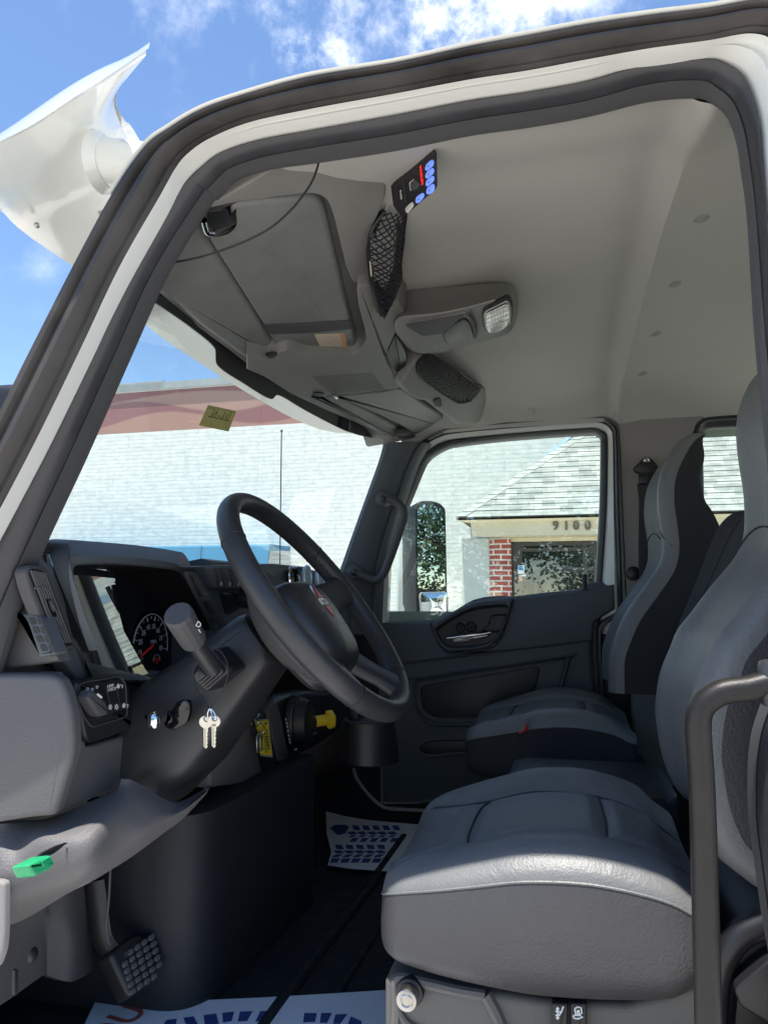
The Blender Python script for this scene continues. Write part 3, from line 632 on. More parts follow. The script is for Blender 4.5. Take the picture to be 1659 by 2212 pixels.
# raised crease and recessed lower panel
m = MB()
pu = on(('Y', 2.872), T('r8', (60, 262), (400, 262), (460, 400), (520, 462), (740, 448), (830, 420), (890, 340), (965, 95), (1380, 52), (1500, 30), (1650, 0), (1655, 170), (1560, 226), (1510, 262), (1503, 388), (900, 462), (240, 542), (60, 560)))
m.plate(fil(pu, 0) if False else pu, (0, 1, 0), .02, DASH, .012, 3); m.build('upper_panel', door)
def frame_loop(tag, outer, r, w_, y, th, mm):
    q = fil(T(tag, *outer), r, 5); P = on(('Y', y), q); cx = sum((p for p in P), V((0, 0, 0))) / len(P)
    return P
m = MB()
o_ = cr(on(('Y', 2.878), fil(T('r8', (258, 640), (1360, 478), (1290, 740), (1200, 960), (400, 968), (290, 880)), [22, 12, 10, 20, 40, 40], 5)), 90, True)
i_ = cr(on(('Y', 2.878), fil(T('r8', (300, 664), (1318, 512), (1258, 740), (1176, 930), (412, 938), (318, 866)), [22, 12, 10, 20, 40, 40], 5)), 90, True)
m.strip(o_, i_, [(-.1, -.01), (0, .002), (.3, .008), (.5, .004), (.8, -.002), (1, .001), (1.1, -.02)], DASH, closed=True)
m.plate(on(('Y', 2.876), fil(T('r8', (330, 690), (1150, 556), (1105, 740), (1060, 900), (425, 905), (345, 850)), 14, 4)), (0, 1, 0), .01, BLACK, .004); m.build('lower_panel', door)
# pull cup with chrome handle
cup_o = cr(on(('Y', 2.862), fil(T('r8', (408, 268), (500, 216), (640, 140), (740, 108), (860, 94), (964, 90), (935, 200), (886, 338), (826, 412), (742, 440), (600, 452), (510, 456), (458, 404), (424, 330)), 14, 4)), 80, True)
cup_i = cr(on(('Y', 2.862), fil(T('r8', (446, 318), (520, 262), (640, 196), (740, 170), (850, 160), (938, 160), (912, 226), (864, 336), (812, 390), (740, 412), (600, 424), (530, 424), (488, 390), (462, 350)), 10, 4)), 80, True)
m = MB(); m.strip(cup_o, cup_i, [(-.06, -.03), (0, .0), (.25, .014), (.6, .012), (1, -.01), (1.0, -.06)], DASH, closed=True); cup = m.build('pull_cup', door)
m = MB(); m.plate([p + V((0, .018, 0)) for p in cup_i], (0, 1, 0), .012, BLACK)
for x, y, r_ in ((678, 290, .017), (606, 296, .016)):
    p = on1(('Y', 2.876), 'r8', x, y); m.ring(p, (0, -1, 0), r_, .004, BLACK, 24, 6); m.dome(p, (0, -1, 0), .008, .005, BLACK, 12, 4)
m.plate(on(('Y', 2.86), fil(T('r8', (802, 212), (930, 200), (885, 330), (742, 330), (760, 300), (795, 280)), 12, 4)), (0, 1, 0), .02, BLACK, .008); m.build('cup_liner', cup)
m = MB(); m.tube(on(('Y', 2.845), T('r8', (514, 368), (570, 362), (660, 348), (760, 338), (808, 326))), lambda t: .0075 * (.55 + .45 * math.sin(math.pi * min(1, t * 1.1))), CHROME, 10, res=20, sq=1.0)
m.tube(on(('Y', 2.852), T('r8', (560, 384), (640, 380), (700, 366), (790, 350))), .005, CHROME, 8, res=14); m.build('door_handle', door)
m = MB(); p = on1(('Y', 2.895), 'r8', 1450, 40); m.dome(p, (0, 0, 1), .02, .006, BLACK, 16, 3); m.cyl(p, p + V((0, 0, .058)), .008, BLACK, 12, bev=.002); m.build('lock_knob', door)
m = MB(); m.plate(on(('Y', 2.868), fil(T('r8', (322, 1112), (360, 1076), (430, 1062), (760, 1058), (760, 1146), (430, 1156), (350, 1150)), 18, 4)), (0, 1, 0), .01, BLACK, .004)
m.tube(on(('Y', 2.864), T('r8', (322, 1120), (350, 1158), (440, 1164), (560, 1150), (760, 1146))), .006, DASH, 8, res=16); m.build('map_pocket', door)
# ---- far inner wall around the openings
m = MB()
hp = on(('Y', 2.868), T('b6', (330, 150), (405, 106), (510, 82), (900, 42), (1400, 12), (1440, 10)))
m.plate(hp + [V((hp[-1].x, 2.868, .80)), V((hp[0].x - .1, 2.868, .80)), V((hp[0].x - .1, 2.868, hp[0].z - .05))], (0, 1, 0), .05, LINER)
m.build('side_header', liner)
pb = on(('Y', 2.862), T('r1', (238, 335), (300, 352), (345, 395), (372, 450), (385, 620), (405, 1200), (432, 1830), (470, 2300), (520, 3300), (1250, 3300), (1200, 2400), (1085, 1500), (1040, 1050), (1000, 600), (985, 470), (1010, 395), (1075, 338), (1320, 322), (1420, 318), (1420, 120), (438, 212), (330, 205), (275, 235), (245, 290)))
pb2 = [V((p.x, p.y, p.z)) for p in pb]
m = MB(); m.plate(pb2, (0, 1, 0), .05, PILLAR, .012, 4)
m.plate(on(('Y', 2.857), fil(T('r1', (241, 330), (250, 275), (290, 225), (360, 206), (436, 214), (436, 300), (390, 350), (300, 345)), 16, 4)), (0, 1, 0), .01, PILLAR, .005)
qx = on(('Y', 2.862), T('r1', (1420, 120), (1420, 322)));
m.plate([V((qx[0].x, 2.862, .72)), V((1.3, 2.862, .72)), V((1.3, 2.862, -.8)), V((1.0, 2.862, -.8)), V((1.0, 2.862, .565)), V((qx[1].x, 2.862, qx[1].z))], (0, 1, 0), .05, PILLAR)
pil = m.build('pillar_trim', truck, label='dark grey trim on the pillar behind the passenger door')
for x, y, r_ in ((340, 268, .018), (500, 1590, .026)):
    p = on1(('Y', 2.85), 'r1', x, y); m = MB(); m.dome(p + V((0, .004, 0)), (0, -1, 0), r_, .007, PILLAR if r_ < .02 else BLACK); m.build('fastener', pil)
qo = T('r1', (1105, 2400), (1000, 1500), (985, 1000), (985, 600), (985, 480), (1000, 410), (1035, 365), (1100, 340), (1320, 322), (1900, 290))
qi = T('r1', (1120, 2400), (1080, 1500), (1068, 1000), (1058, 600), (1060, 490), (1068, 462), (1090, 440), (1125, 430), (1310, 420), (1900, 390))
A, B = cr(on(('Y', 2.866), qo), 60), cr(on(('Y', 2.90), qi), 60)
m = MB(); m.strip(A, B, [(-.05, -.03), (0, .004), (.3, .012), (.5, .004), (.85, .004), (1, -.004), (1, -.03)], BLACK); m.build('quarter_window_seal', pil)
m = MB(); m.plate([V((x, 2.92, z)) for x, z in ((.36, -.2), (1.05, -.2), (1.05, .62), (.36, .62))], (0, 1, 0), .004, GLASS); m.build('quarter_window', pil)
# seat belt on the pillar
m = MB(); m.plate(on(('Y', 2.835), fil(T('r1', (600, 645), (640, 665), (712, 742), (700, 790), (660, 812), (560, 792), (510, 775), (496, 745), (560, 690)), 16, 4)), (0, 1, 0), .02, BLACK, .006)
m.box(on1(('Y', 2.832), 'r1', 600, 830), (.05, .02, .04), BLACK, .004); belt = m.build('seat_belt', truck, label='black shoulder belt on the far pillar')
m = MB(); p = on1(('Y', 2.832), 'r1', 604, 684); m.dome(p, (0, -1, 0), .0125, .007, STEEL); m.ring(p + V((0, -.006, 0)), (0, -1, 0), .007, .0022, CHROME, 16, 6); m.build('bolt', belt)
m = MB(); a = on(('Y', 2.842), T('r1', (528, 870), (545, 1000), (540, 1400), (545, 1700))); m.strip(a, [p + V((.052, 0, 0)) for p in a], [(0, 0), (0, .003), (1, .003), (1, 0)], FABRIC); m.build('webbing', belt)
# ---- far windshield pillar and its grab handle
Lp = on(('Y', 2.82), [(838, 966)]) ; lft = [(836, 958), (826, 992), (798, 1070), (770, 1148), (741, 1232), (716, 1300), (690, 1370)]
rgt = [(930, 958), (906, 992), (880, 1060), (856, 1130), (838, 1200), (830, 1262), (826, 1370)]
A = cr(on(('Y', 2.80), lft), 24); B = cr(on(('Y', 2.86), rgt), 24)
m = MB(); m.strip(A, B, [(-.12, -.05), (-.08, .0), (.05, .022), (.3, .034), (.6, .03), (.72, .022), (.78, .012), (.84, .02), (.95, .012), (1, -.02), (1, -.06), (-.1, -.08)], DASH)
ap = m.build('windshield_pillar', truck, label='charcoal trim on the far windshield pillar')
m = MB(); a = cr(on(('Y', 2.858), [(700, 1335), (745, 1268), (775, 1180), (800, 1235)]), 4)
m.plate(on(('Y', 2.868), [(770, 1230), (842, 1195), (836, 1345), (700, 1362)]), (0, 1, 0), .04, WHITE); m.build('door_jamb', ap, label='white painted jamb below the pillar')
m = MB(); hp = on(('Y', 2.735), T('b3', (1345, 150), (1400, 158), (1450, 185), (1478, 230), (1470, 290), (1440, 380), (1390, 520), (1350, 610), (1310, 642), (1260, 630), (1180, 590)))
m.tube(hp, .0165, TRIM, 12, res=44, sq=1.1)
for x, y in ((1352, 152), (1178, 592)):
    p = on1(('Y', 2.735), 'b3', x, y); m.cyl(p + V((0, .05, 0)), p + V((0, -.014, 0)), .027, TRIM, 18, bev=.006)
gh = m.build('grab_handle', ap)
for x, y in ((1352, 152), (1178, 592)):
    p = on1(('Y', 2.718), 'b3', x, y); m = MB(); m.dome(p, (0, -1, 0), .013, .004, BLACK, 14, 3); m.build('bolt_cover', gh)
# ---- passenger mirror on the outside of the door
MIRR = mat('mirror_silver', (.9, .92, .92), .0, 1, metal=1); MB1 = mat('mirror_glass_tint', (.62, .66, .64), .0, 1, metal=1)
def on_m(tag, *pts): return on(MPL, T(tag, *pts))
mc = on1(('Y', 3.3), 'b6', 362, 900); nn = V((.785, -.62, .0)).normalized(); MPL = (mc, nn)
m = MB(); q = fil(T('b6', (262, 600), (290, 562), (360, 558), (420, 575), (455, 610), (466, 1150), (468, 1345), (268, 1345)), [14, 18, 10, 14, 20, 4, 4, 4], 5)
P = on(MPL, q); m.rings([[p - nn * .12 + (mc - p) * .25 for p in P], [p - nn * .07 + (mc - p) * .05 for p in P], [p - nn * .01 for p in P], P], BLACK)
side = on(('Y', 3.34), T('b6', (138, 1345), (137, 1000), (160, 760), (225, 580), (262, 562), (280, 600), (275, 1345)))
m.plate(side, (0, 1, .0), .1, WHITE, .02, 4); mir = m.build('side_mirror', door, label='tall mirror outside the passenger window')
MPL2 = (mc + nn * .003, nn)
m = MB(); m.plate(on(MPL2, fil(T('b6', (274, 610), (300, 584), (360, 580), (412, 596), (440, 624), (452, 700), (455, 1118), (440, 1130), (288, 1130), (276, 1112)), 12, 5)), -nn, .002, MB1); m.build('mirror_glass', mir)
# convex spot mirror
q = on(MPL2, fil(T('b6', (298, 1155), (455, 1150), (466, 1180), (466, 1330), (305, 1340), (290, 1180)), 14, 5)); cc = sum(q, V((0, 0, 0))) / len(q)
m = MB(); m.rings([[cc + (p - cc) * k + nn * (.012 * (1 - k * k) + .006) for p in q] for k in (1, .85, .7, .55, .4, .25, .1, .01)], MIRR, cap0=False); m.plate([cc + (p - cc) * 1.07 + nn * .004 for p in q], -nn, .004, MARK); m.build('spot_mirror', mir)
# ---- roof visor outside, above the windshield
rows = [on(('Y', .88), [(-160, 408), (-60, 348), (0, 313), (77, 272), (154, 221), (241, 170), (316, 120)]),
        on(('Y', .93), [(-150, 428), (-50, 378), (15, 345), (92, 308), (166, 262), (226, 212), (268, 178)]),
        on(('Y', 1.0), [(-90, 440), (-20, 415), (50, 385), (120, 350), (180, 308), (222, 258), (246, 215)]),
        on(('Y', 1.12), [(-10, 446), (40, 440), (90, 420), (140, 395), (195, 362), (240, 310), (262, 270)]),
        on(('Y', 1.26), [(60, 508), (90, 495), (120, 480), (160, 455), (200, 425), (250, 370), (290, 312)])]
lip = [(1.45, -.985, .69), (1.7, -1.03, .695), (1.95, -1.045, .70), (2.25, -1.035, .695), (2.6, -1.0, .685), (2.85, -.94, .68), (2.98, -.86, .69)]
for y, x, z in lip:
    xr = wsx(min(max(y, 1.05), 2.8)) + .03; zr = .70
    rows.append([V((lerp(x, xr, t), y, lerp(z, zr, t) + .025 * math.sin(math.pi * t))) for t in (0, .17, .33, .5, .67, .83, 1)])
m = MB(); m.patch(rows, 60, 24, WHITE, sm=14)
cr0 = rows[0]
top = [on(('Y', .86), [(-160, 402), (-60, 342), (0, 307), (77, 266), (154, 215), (241, 160), (322, 104)]), on(('Y', .93), [(-150, 372), (-40, 312), (25, 270), (98, 216), (165, 168), (236, 126), (318, 98)]),
       on(('Y', 1.0), [(-150, 376), (-40, 322), (20, 286), (85, 244), (140, 210), (195, 192), (252, 206)]), on(('Y', 1.12), [(-60, 400), (0, 392), (45, 366), (95, 336), (150, 306), (205, 278), (270, 260)]), on(('Y', 1.26), [(62, 480), (95, 446), (130, 418), (170, 388), (210, 360), (250, 328), (300, 298)]),
       [V((lerp(-1.0, -.80, t), 1.5, lerp(.74, .80, t))) for t in (0, .17, .33, .5, .67, .83, 1)], [V((lerp(-1.05, -.80, t), 2.1, lerp(.75, .81, t))) for t in (0, .17, .33, .5, .67, .83, 1)], [V((lerp(-.95, -.75, t), 2.9, lerp(.72, .77, t))) for t in (0, .17, .33, .5, .67, .83, 1)]]
m.patch(top, 60, 24, WHITE, sm=5)
m.rings([cr(rows[0], 60), [a + V((0, -.004, 0)) for a in cr([p.lerp(q, .5) for p, q in zip(rows[0], top[0])], 60)], cr(top[0], 60)], WHITE, closed=False)
a, b = on(('Y', 1.02), [(222, 350), (345, 346)]); m.cyl(a, b + V((.05, .05, 0)), .0385, WHITE, 28)
a, b = on(('Y', 1.02), [(218, 351), (236, 350)]); m.cyl(a, b, .05, WHITE, 28, r2=.039)
m.dome(on(('Y', 1.22), [(95, 497)])[0] + V((.0, -.02, .0)), (.3, -1, -.6), .006, .004, STEEL, 10, 3)
m.build('roof_visor', truck, label='white sun visor above the windshield, flaring up at its near end')
# driver side mirror behind the near pillar
m = MB(); q = on(('Y', 1.3), fil([(-160, 880), (-60, 830), (20, 822), (60, 826), (75, 1000), (20, 1250), (-160, 1250)], 30, 6)); m.plate(q, (-.3, 1, 0), .1, BLACK, .03, 4); m.build('hood_mirror', truck)
# ================================================================== overhead console
def K(h): return (V((-.66, 0, .597 + h)), V((-.45, 0, 1)))
UP = V((0, 0, 1))
def kp(m, tag, pts, h, th, mm, bev=.006, r=10, seg=3):
    q = []
    for p in pts:                                                    # ('n', x): a point on the line just inside the door header
        if p[0] == 'n': q.append(proj((p[1], 1.06, .597 + h + .45 * (p[1] + .66))))
        else: q.append(T(tag, p)[0])
    m.plate(on(K(h), fil(q, r, 4)), UP, th, mm, bev, seg); return m
m = MB()
kp(m, 'b1', [(20, 600), (95, 662), (160, 716), (250, 796), (380, 890), (500, 985), (640, 1075), (780, 1140), (900, 1190), (1000, 1236), (1060, 1252), (1250, 1235), (1330, 1215), (1110, 1060), (1040, 900), (1000, 740), (985, 600), (960, 420), (1040, 240), (1045, 120), ('n', -.34), ('n', -.42), ('n', -.55), ('n', -.68), ('n', -.74)], .03, .03, CONS, .004, 0)
kp(m, 'b1', [(-20, 560), (95, 662), (160, 716), (250, 796), (380, 890), (440, 935), (520, 925), (585, 900), (545, 830), (520, 785), (400, 590), (288, 424), (240, 380), (120, 400)], .0, .03, VISOR, .02, [0, 0, 0, 0, 0, 10, 20, 20, 0, 0, 0, 14, 20, 20], 5)
kp(m, 'b1', [(120, 340), (280, 306), (430, 272), (520, 258), (700, 236), (748, 236), (796, 262), (822, 330), (872, 540), (905, 612), (950, 606), (988, 590), (980, 520), (968, 420), (1040, 250), (1042, 130), ('n', -.33), ('n', -.40), ('n', -.52), ('n', -.62)], -.004, .03, CONS, .005, [0, 8, 0, 0, 0, 16, 20, 20, 0, 8, 4, 8, 0, 10, 10, 0, 0, 0, 0, 0], 4)
kp(m, 'r5', [(-60, 700), (60, 735), (130, 700), (180, 676), (240, 692), (300, 714), (580, 714), (622, 690), (662, 630), (650, 560), (612, 420), (600, 300), (692, 286), (722, 420), (755, 486), (800, 420), (850, 380), (900, 460), (862, 535), (832, 585), (772, 722), (884, 886), (850, 915), (760, 925), (600, 945), (470, 952), (400, 962), (340, 944), (130, 880), (-60, 800)], -.03, .075, CONS, .006, [0, 10, 10, 12, 10, 10, 20, 20, 20, 0, 0, 10, 10, 0, 10, 0, 0, 0, 10, 10, 18, 24, 10, 0, 0, 0, 0, 0, 0, 0], 4)
oc = m.build('overhead_console', truck, label='grey moulded overhead console above the windshield')
m = MB(); kp(m, 'r5', [(834, 582), (892, 676), (906, 722), (880, 880), (766, 734)], -.022, .03, BLACK, .004, 8); m.build('radio_bay', oc)
# speaker holes
m = MB(); q = T('r5', (335, 842), (690, 818), (768, 918), (452, 936))
for i in range(14):
    for j in range(19):
        s_, t = j / 18, i / 13
        u = lerp(lerp(q[0][0], q[1][0], s_), lerp(q[3][0], q[2][0], s_), t); v = lerp(lerp(q[0][1], q[1][1], s_), lerp(q[3][1], q[2][1], s_), t)
        p = on(K(-.0305), [(u, v)])[0]; m.dome(p, -UP, .0033, .0006, BLACK, 8, 1)
m.build('speaker_grille', oc)
# boom with reading lamp and bin
top = T('r5', (872, 324), (1100, 302), (1300, 287), (1430, 277), (1500, 278), (1545, 310), (1566, 370), (1570, 440), (1545, 510), (1490, 560), (1300, 610), (1050, 680), (960, 670), (880, 620), (800, 560), (800, 420))
und = T('r5', (872, 480), (1050, 462), (1250, 424), (1420, 378), (1490, 370), (1528, 392), (1545, 430), (1545, 470), (1526, 520), (1480, 566), (1300, 618), (1050, 692), (960, 694), (905, 650), (840, 580), (830, 520))
A = cr(on(('Z', .79), top), 90, True); B = cr(on(('Z', .68), und), 90, True); cb = sum(B, V((0, 0, 0))) / 90
m = MB(); rs = []
for t, k in ((0, 0), (.25, .16), (.5, .36), (.7, .58), (.85, .80), (.95, .95), (1, 1)): rs.append([V((lerp(a.x, b.x, k), lerp(a.y, b.y, k), lerp(a.z, b.z, t))) for a, b in zip(A, B)])
rs.append([cb + (b - cb) * .97 + V((0, 0, -.003)) for b in B]); rs.append([cb + (b - cb) * .6 + V((0, 0, -.004)) for b in B])
m.rings(rs, CONS); boom = m.build('console_boom', oc)
m = MB(); q = fil(T('r5', (872, 530), (1060, 498), (1262, 458), (1286, 490), (1310, 570), (1302, 604), (1270, 622), (1120, 655), (965, 692), (920, 630)), 14, 4)
m.plate(on(('Z', .672), q), UP, .01, CONS, .005)
qq = cr(on(('Z', .658), q), 50, True); pk = cr(on(('Z', .70), fil(T('r5', (1112, 584), (1180, 530), (1250, 488), (1285, 530), (1302, 590), (1280, 612), (1140, 652)), 8, 4)), 50, True)
m.plate(on(('Z', .667), fil(T('r5', (1112, 584), (1180, 530), (1250, 488), (1285, 530), (1300, 590), (1280, 612), (1140, 652)), 8, 4)), UP, .004, BLACK, .002)
m.tube(on(('Z', .667), T('r5', (1268, 458), (1296, 500), (1316, 570), (1312, 604))), .004, TRIM, 8, res=16)
m.plate(on(('Z', .6665), fil(T('r5', (890, 534), (1250, 470), (1180, 528), (1108, 584), (1000, 600)), 6, 4)), UP, .003, TRIM, .001); m.build('storage_bin', boom)
m = MB(); lq = fil(T('r5', (1362, 462), (1430, 430), (1502, 394), (1526, 420), (1532, 470), (1520, 520), (1484, 562), (1430, 576), (1392, 580), (1370, 545)), 12, 4)
LENS = mat('lamp_lens', (.72, .72, .68), .18, .6, coat=.5, var=.12, vscale=40); LENS2 = mat('lamp_prism', (.5, .5, .48), .25, .6)
P = on(('Z', .664), lq); cl = sum(P, V((0, 0, 0))) / len(P)
m.plate([cl + (p - cl) * 1.13 + V((0, 0, .004)) for p in P], UP, .012, BLACK, .004); m.plate([cl + (p - cl) * 1.04 for p in P], UP, .012, STEEL, .005); lamp = m.build('reading_lamp', boom)
m = MB(); m.plate([cl + (p - cl) * .92 + V((0, 0, -.002)) for p in P], UP, .01, LENS, .003)
for k in range(7):
    a, b = on(('Z', .6605), T('r5', (1405 + k * 17, 452 - k * 8), (1425 + k * 16, 566 - k * 7))); m.tube([a, a.lerp(b, .5), b], .0009, LENS2, 6)
for k in range(4):
    a, b = on(('Z', .6605), T('r5', (1372 + k * 4, 476 + k * 24), (1518 + k * 1, 410 + k * 30))); m.tube([a, a.lerp(b, .5), b], .0009, LENS2, 6)
m.build('lens', lamp)
# net pockets
def net(name, plane, tag, left, right, nu, nv, bulge, dirv, label, th=.0016):
    Lf, Rt = cr(on(plane, T(tag, *left)), nu * 2 + 1), cr(on(plane, T(tag, *right)), nu * 2 + 1); d = V(dirv).normalized()
    def pt(i, j):
        t = j / (nv * 2); s_ = i / (nu * 2); k = min(nu * 2, i)
        return Lf[k].lerp(Rt[k], t) + d * bulge * math.sin(math.pi * min(1, max(0, t))) * (.4 + .6 * math.sin(math.pi * s_)) + V((random.gauss(0, .0012), random.gauss(0, .0012), random.gauss(0, .0012)))
    pts = {}; m = MB()
    for i in range(nu * 2 + 1):
        for j in range(nv * 2 + 1):
            if (i + j) % 2 == 0: pts[i, j] = pt(i, j)
    for (i, j), p in pts.items():
        for di, dj in ((1, 1), (1, -1)):
            q = pts.get((i + di, j + dj))
            if q: m.tube([p, p.lerp(q, .5) + V((0, 0, -.001)), q], th, BLACK, 5)
    m.tube(Lf, .0032, BLACK, 6); m.tube(Rt, .0032, BLACK, 6)
    return m.build(name, oc, label=label)
pA, pB, pC = on(('Y', 1.36), [(795, 522)])[0], on(('Y', 1.46), [(871, 522)])[0], on(('Y', 1.60), [(824, 684)])[0]
nP = (pB - pA).cross(pC - pA).normalized(); nP = nP if nP.dot(pA) < 0 else -nP
PN = (pA, nP)
def PNo(d): return (pA + nP * d, nP)
m = MB(); m.plate(on(PNo(-.02), fil(T('r3', (610, 690), (500, 980), (375, 1250), (402, 1600), (452, 1850), (500, 2070), (520, 2092), (560, 2070), (640, 1950), (735, 1650), (730, 1500), (765, 1250), (785, 990), (760, 700)), 12, 4)), -PN[1], .012, BLACK, .003)
m.plate(on(PNo(.004), fil(T('r3', (480, 1780), (520, 1800), (640, 1770), (690, 1740), (640, 1950), (560, 2070), (515, 2088)), 6, 4)), -PN[1], .004, BLACK); m.build('pocket_lining', oc)
net('net_pocket', PNo(0), 'r3', [(560, 900), (490, 990), (410, 1120), (375, 1250), (380, 1400), (402, 1600), (440, 1800), (510, 2080)], [(790, 950), (785, 1010), (770, 1130), (762, 1250), (742, 1390), (730, 1510), (720, 1720), (530, 2085)], 20, 5, .02, nP, 'black net pocket bulging with papers above the driver')
PAPR = mat('folded_papers', (.42, .41, .40), .7, .3, var=.25, vscale=30)
m = MB()
for pts, dx in (([(590, 720), (600, 760), (580, 1010), (560, 1060), (490, 1070), (560, 900)], .006), ([(610, 880), (640, 900), (690, 1000), (660, 1500), (560, 1800), (500, 1750), (450, 1500), (470, 1100), (590, 1000)], .002), ([(400, 1160), (440, 1150), (470, 1500), (480, 1700), (440, 1700), (400, 1400)], .009), ([(388, 1470), (394, 1470), (412, 1620), (402, 1650)], .022)):
    m.plate(on(PNo(dx - .016), fil(T('r3', *pts), 8, 3)), -PN[1], .002, PAPR if dx < .02 else CREAM)
m.build('folded_papers', truck)
bpy.data.objects['folded_papers'].parent = None; bpy.data.objects['folded_papers'].matrix_parent_inverse = Matrix.Identity(4)
tag(bpy.data.objects['folded_papers'], 'pale folded papers stuffed in the black net pocket above the driver', 'papers')
pa, pb_, pc = on(('Y', 2.10), T('r5', (884, 884)))[0], on(('Y', 2.62), T('r5', (1352, 900)))[0], on(('Y', 2.70), T('r5', (1215, 1138)))[0]
KN = (pb_ - pa).cross(pc - pa).normalized(); KN = KN if KN.z > 0 else -KN
def KP(h): return (pa + KN * h, KN)
m = MB(); m.plate(on(KP(0), fil(T('r5', (884, 884), (930, 800), (965, 745), (1010, 700), (1060, 688), (1210, 800), (1352, 900), (1420, 908), (1478, 936), (1492, 985), (1440, 1060), (1385, 1112), (1300, 1128), (1215, 1138), (1120, 1065), (1075, 1030), (1030, 990), (960, 985), (884, 905)), 12, 4)), KN, .07, CONS, .014, 4)
m.plate(on(KP(-.006), fil(T('r5', (1060, 985), (1110, 965), (1118, 1020), (1085, 1030)), 6, 3)), KN, .01, TRIM, .004)
m.plate(on(KP(-.002), fil(T('r5', (1436, 962), (1458, 950), (1470, 958), (1450, 972)), 4, 3)), KN, .004, BLACK)
pk = m.build('pocket_body', oc)
m = MB(); m.plate(on(KP(-.002), fil(T('r5', (960, 760), (1000, 716), (1048, 700), (1200, 800), (1350, 905), (1330, 950), (1290, 985), (1215, 1002), (1100, 930), (1000, 852), (958, 806)), 10, 4)), KN, .004, BLACK, .001); m.build('pocket_lining', pk)
net('net_pocket', KP(-.006), 'r5', [(965, 760), (985, 840), (1060, 905), (1140, 960), (1215, 1000), (1290, 985)], [(1000, 705), (1050, 694), (1130, 745), (1210, 800), (1280, 855), (1350, 903)], 16, 5, .012, (.3, 0, -1), 'black net pocket above the passenger side', .0014)
# visors
m = MB(); kp(m, 'b1', [(392, 286), (430, 277), (560, 266), (700, 260), (750, 268), (782, 310), (800, 390), (892, 760), (928, 896), (910, 910), (800, 915), (690, 914), (645, 905), (620, 890), (596, 896), (560, 850), (530, 795), (400, 592), (292, 424), (286, 406), (345, 398), (378, 388), (396, 364), (386, 320)], -.004, .024, VISOR, .010, [10, 6, 0, 10, 16, 20, 0, 0, 14, 10, 0, 6, 6, 8, 6, 0, 0, 0, 6, 6, 6, 8, 8, 8], 4)
vis = m.build('sun_visor', truck, label='large driver sun visor with an elastic band and a sticker')
m = MB(); kp(m, 'b1', [(524, 786), (700, 779), (890, 768), (899, 804), (730, 820), (562, 826)], -.0065, .004, TRIM, .001, 2); m.build('elastic_band', vis)
STK = mat('warning_sticker', (.62, .52, .40), .6, .3, var=.1, vscale=20); STK2 = mat('sticker_lines', (.35, .27, .2), .6)
m = MB(); kp(m, 'b1', [(742, 826), (866, 822), (886, 902), (774, 893)], -.0052, .001, STK, 0, 2); kp(m, 'b1', [(846, 824), (866, 823), (886, 902), (868, 900)], -.0057, .0005, mat('sticker_edge', (.62, .30, .16), .6), 0, 1)
for k in range(8): q = T('b1', (756 + k * 11, 834), (772 + k * 12, 874)); a, b = on(K(-.0058), q); m.tube([a, b], .0006, STK2, 4)
m.build('warning_sticker', vis)
m = MB(); m.tube(on(K(-.012), T('b1', (596, 884), (606, 900), (622, 912))), .006, CHROME, 10, res=10); m.build('visor_hook', vis)
m = MB(); m.tube(on(K(-.012), T('b1', (276, 345), (282, 372), (292, 395), (316, 402))), .006, CHROME, 10, res=16); m.build('visor_rod', vis); m = MB()
kp(m, 'b1', [(285, 312), (372, 302), (392, 330), (384, 372), (330, 388), (300, 372)], -.0055, .004, BLACK, .001, 10); m.build('rod_recess', vis); m = MB(); kp(m, 'b1', [(530, 908), (572, 900), (590, 908), (575, 926), (552, 930)], -.0345, .003, BLACK, .001, 6); m.build('rod_recess', vis)
m = MB(); kp(m, 'r5', [(470, 958), (560, 950), (760, 930), (866, 910), (1000, 1004), (1186, 1130), (1174, 1150), (1100, 1180), (985, 1196), (945, 1186), (840, 1120), (640, 1030)], -.006, .026, VISOR, .009, [8, 0, 0, 10, 0, 12, 8, 0, 8, 8, 0, 0], 4); v2 = m.build('sun_visor', truck, label='passenger sun visor folded flat')
m = MB(); kp(m, 'r5', [(868, 900), (890, 905), (1040, 1010), (1214, 1128), (1180, 1158), (1184, 1128)], .006, .01, BLACK, .002, 2)
kp(m, 'r5', [(334, 940), (380, 938), (410, 948), (395, 962), (355, 960)], -.0345, .004, BLACK, .001, 4); m.tube(on(K(-.036), T('r5', (456, 950), (470, 954), (484, 966))), .005, CHROME, 8, res=8)
kp(m, 'r5', [(835, 1186), (945, 1186), (960, 1206), (900, 1216), (850, 1212)], -.012, .02, TRIM, .004, 4); m.build('visor_rod', v2)
m = MB(); kp(m, 'r5', [(330, 946), (400, 960), (470, 962), (640, 1036), (840, 1150), (850, 1195), (800, 1215), (640, 1130), (480, 1040), (400, 985)], .012, .02, VISOR, .012, 6); m.build('front_cover', oc)
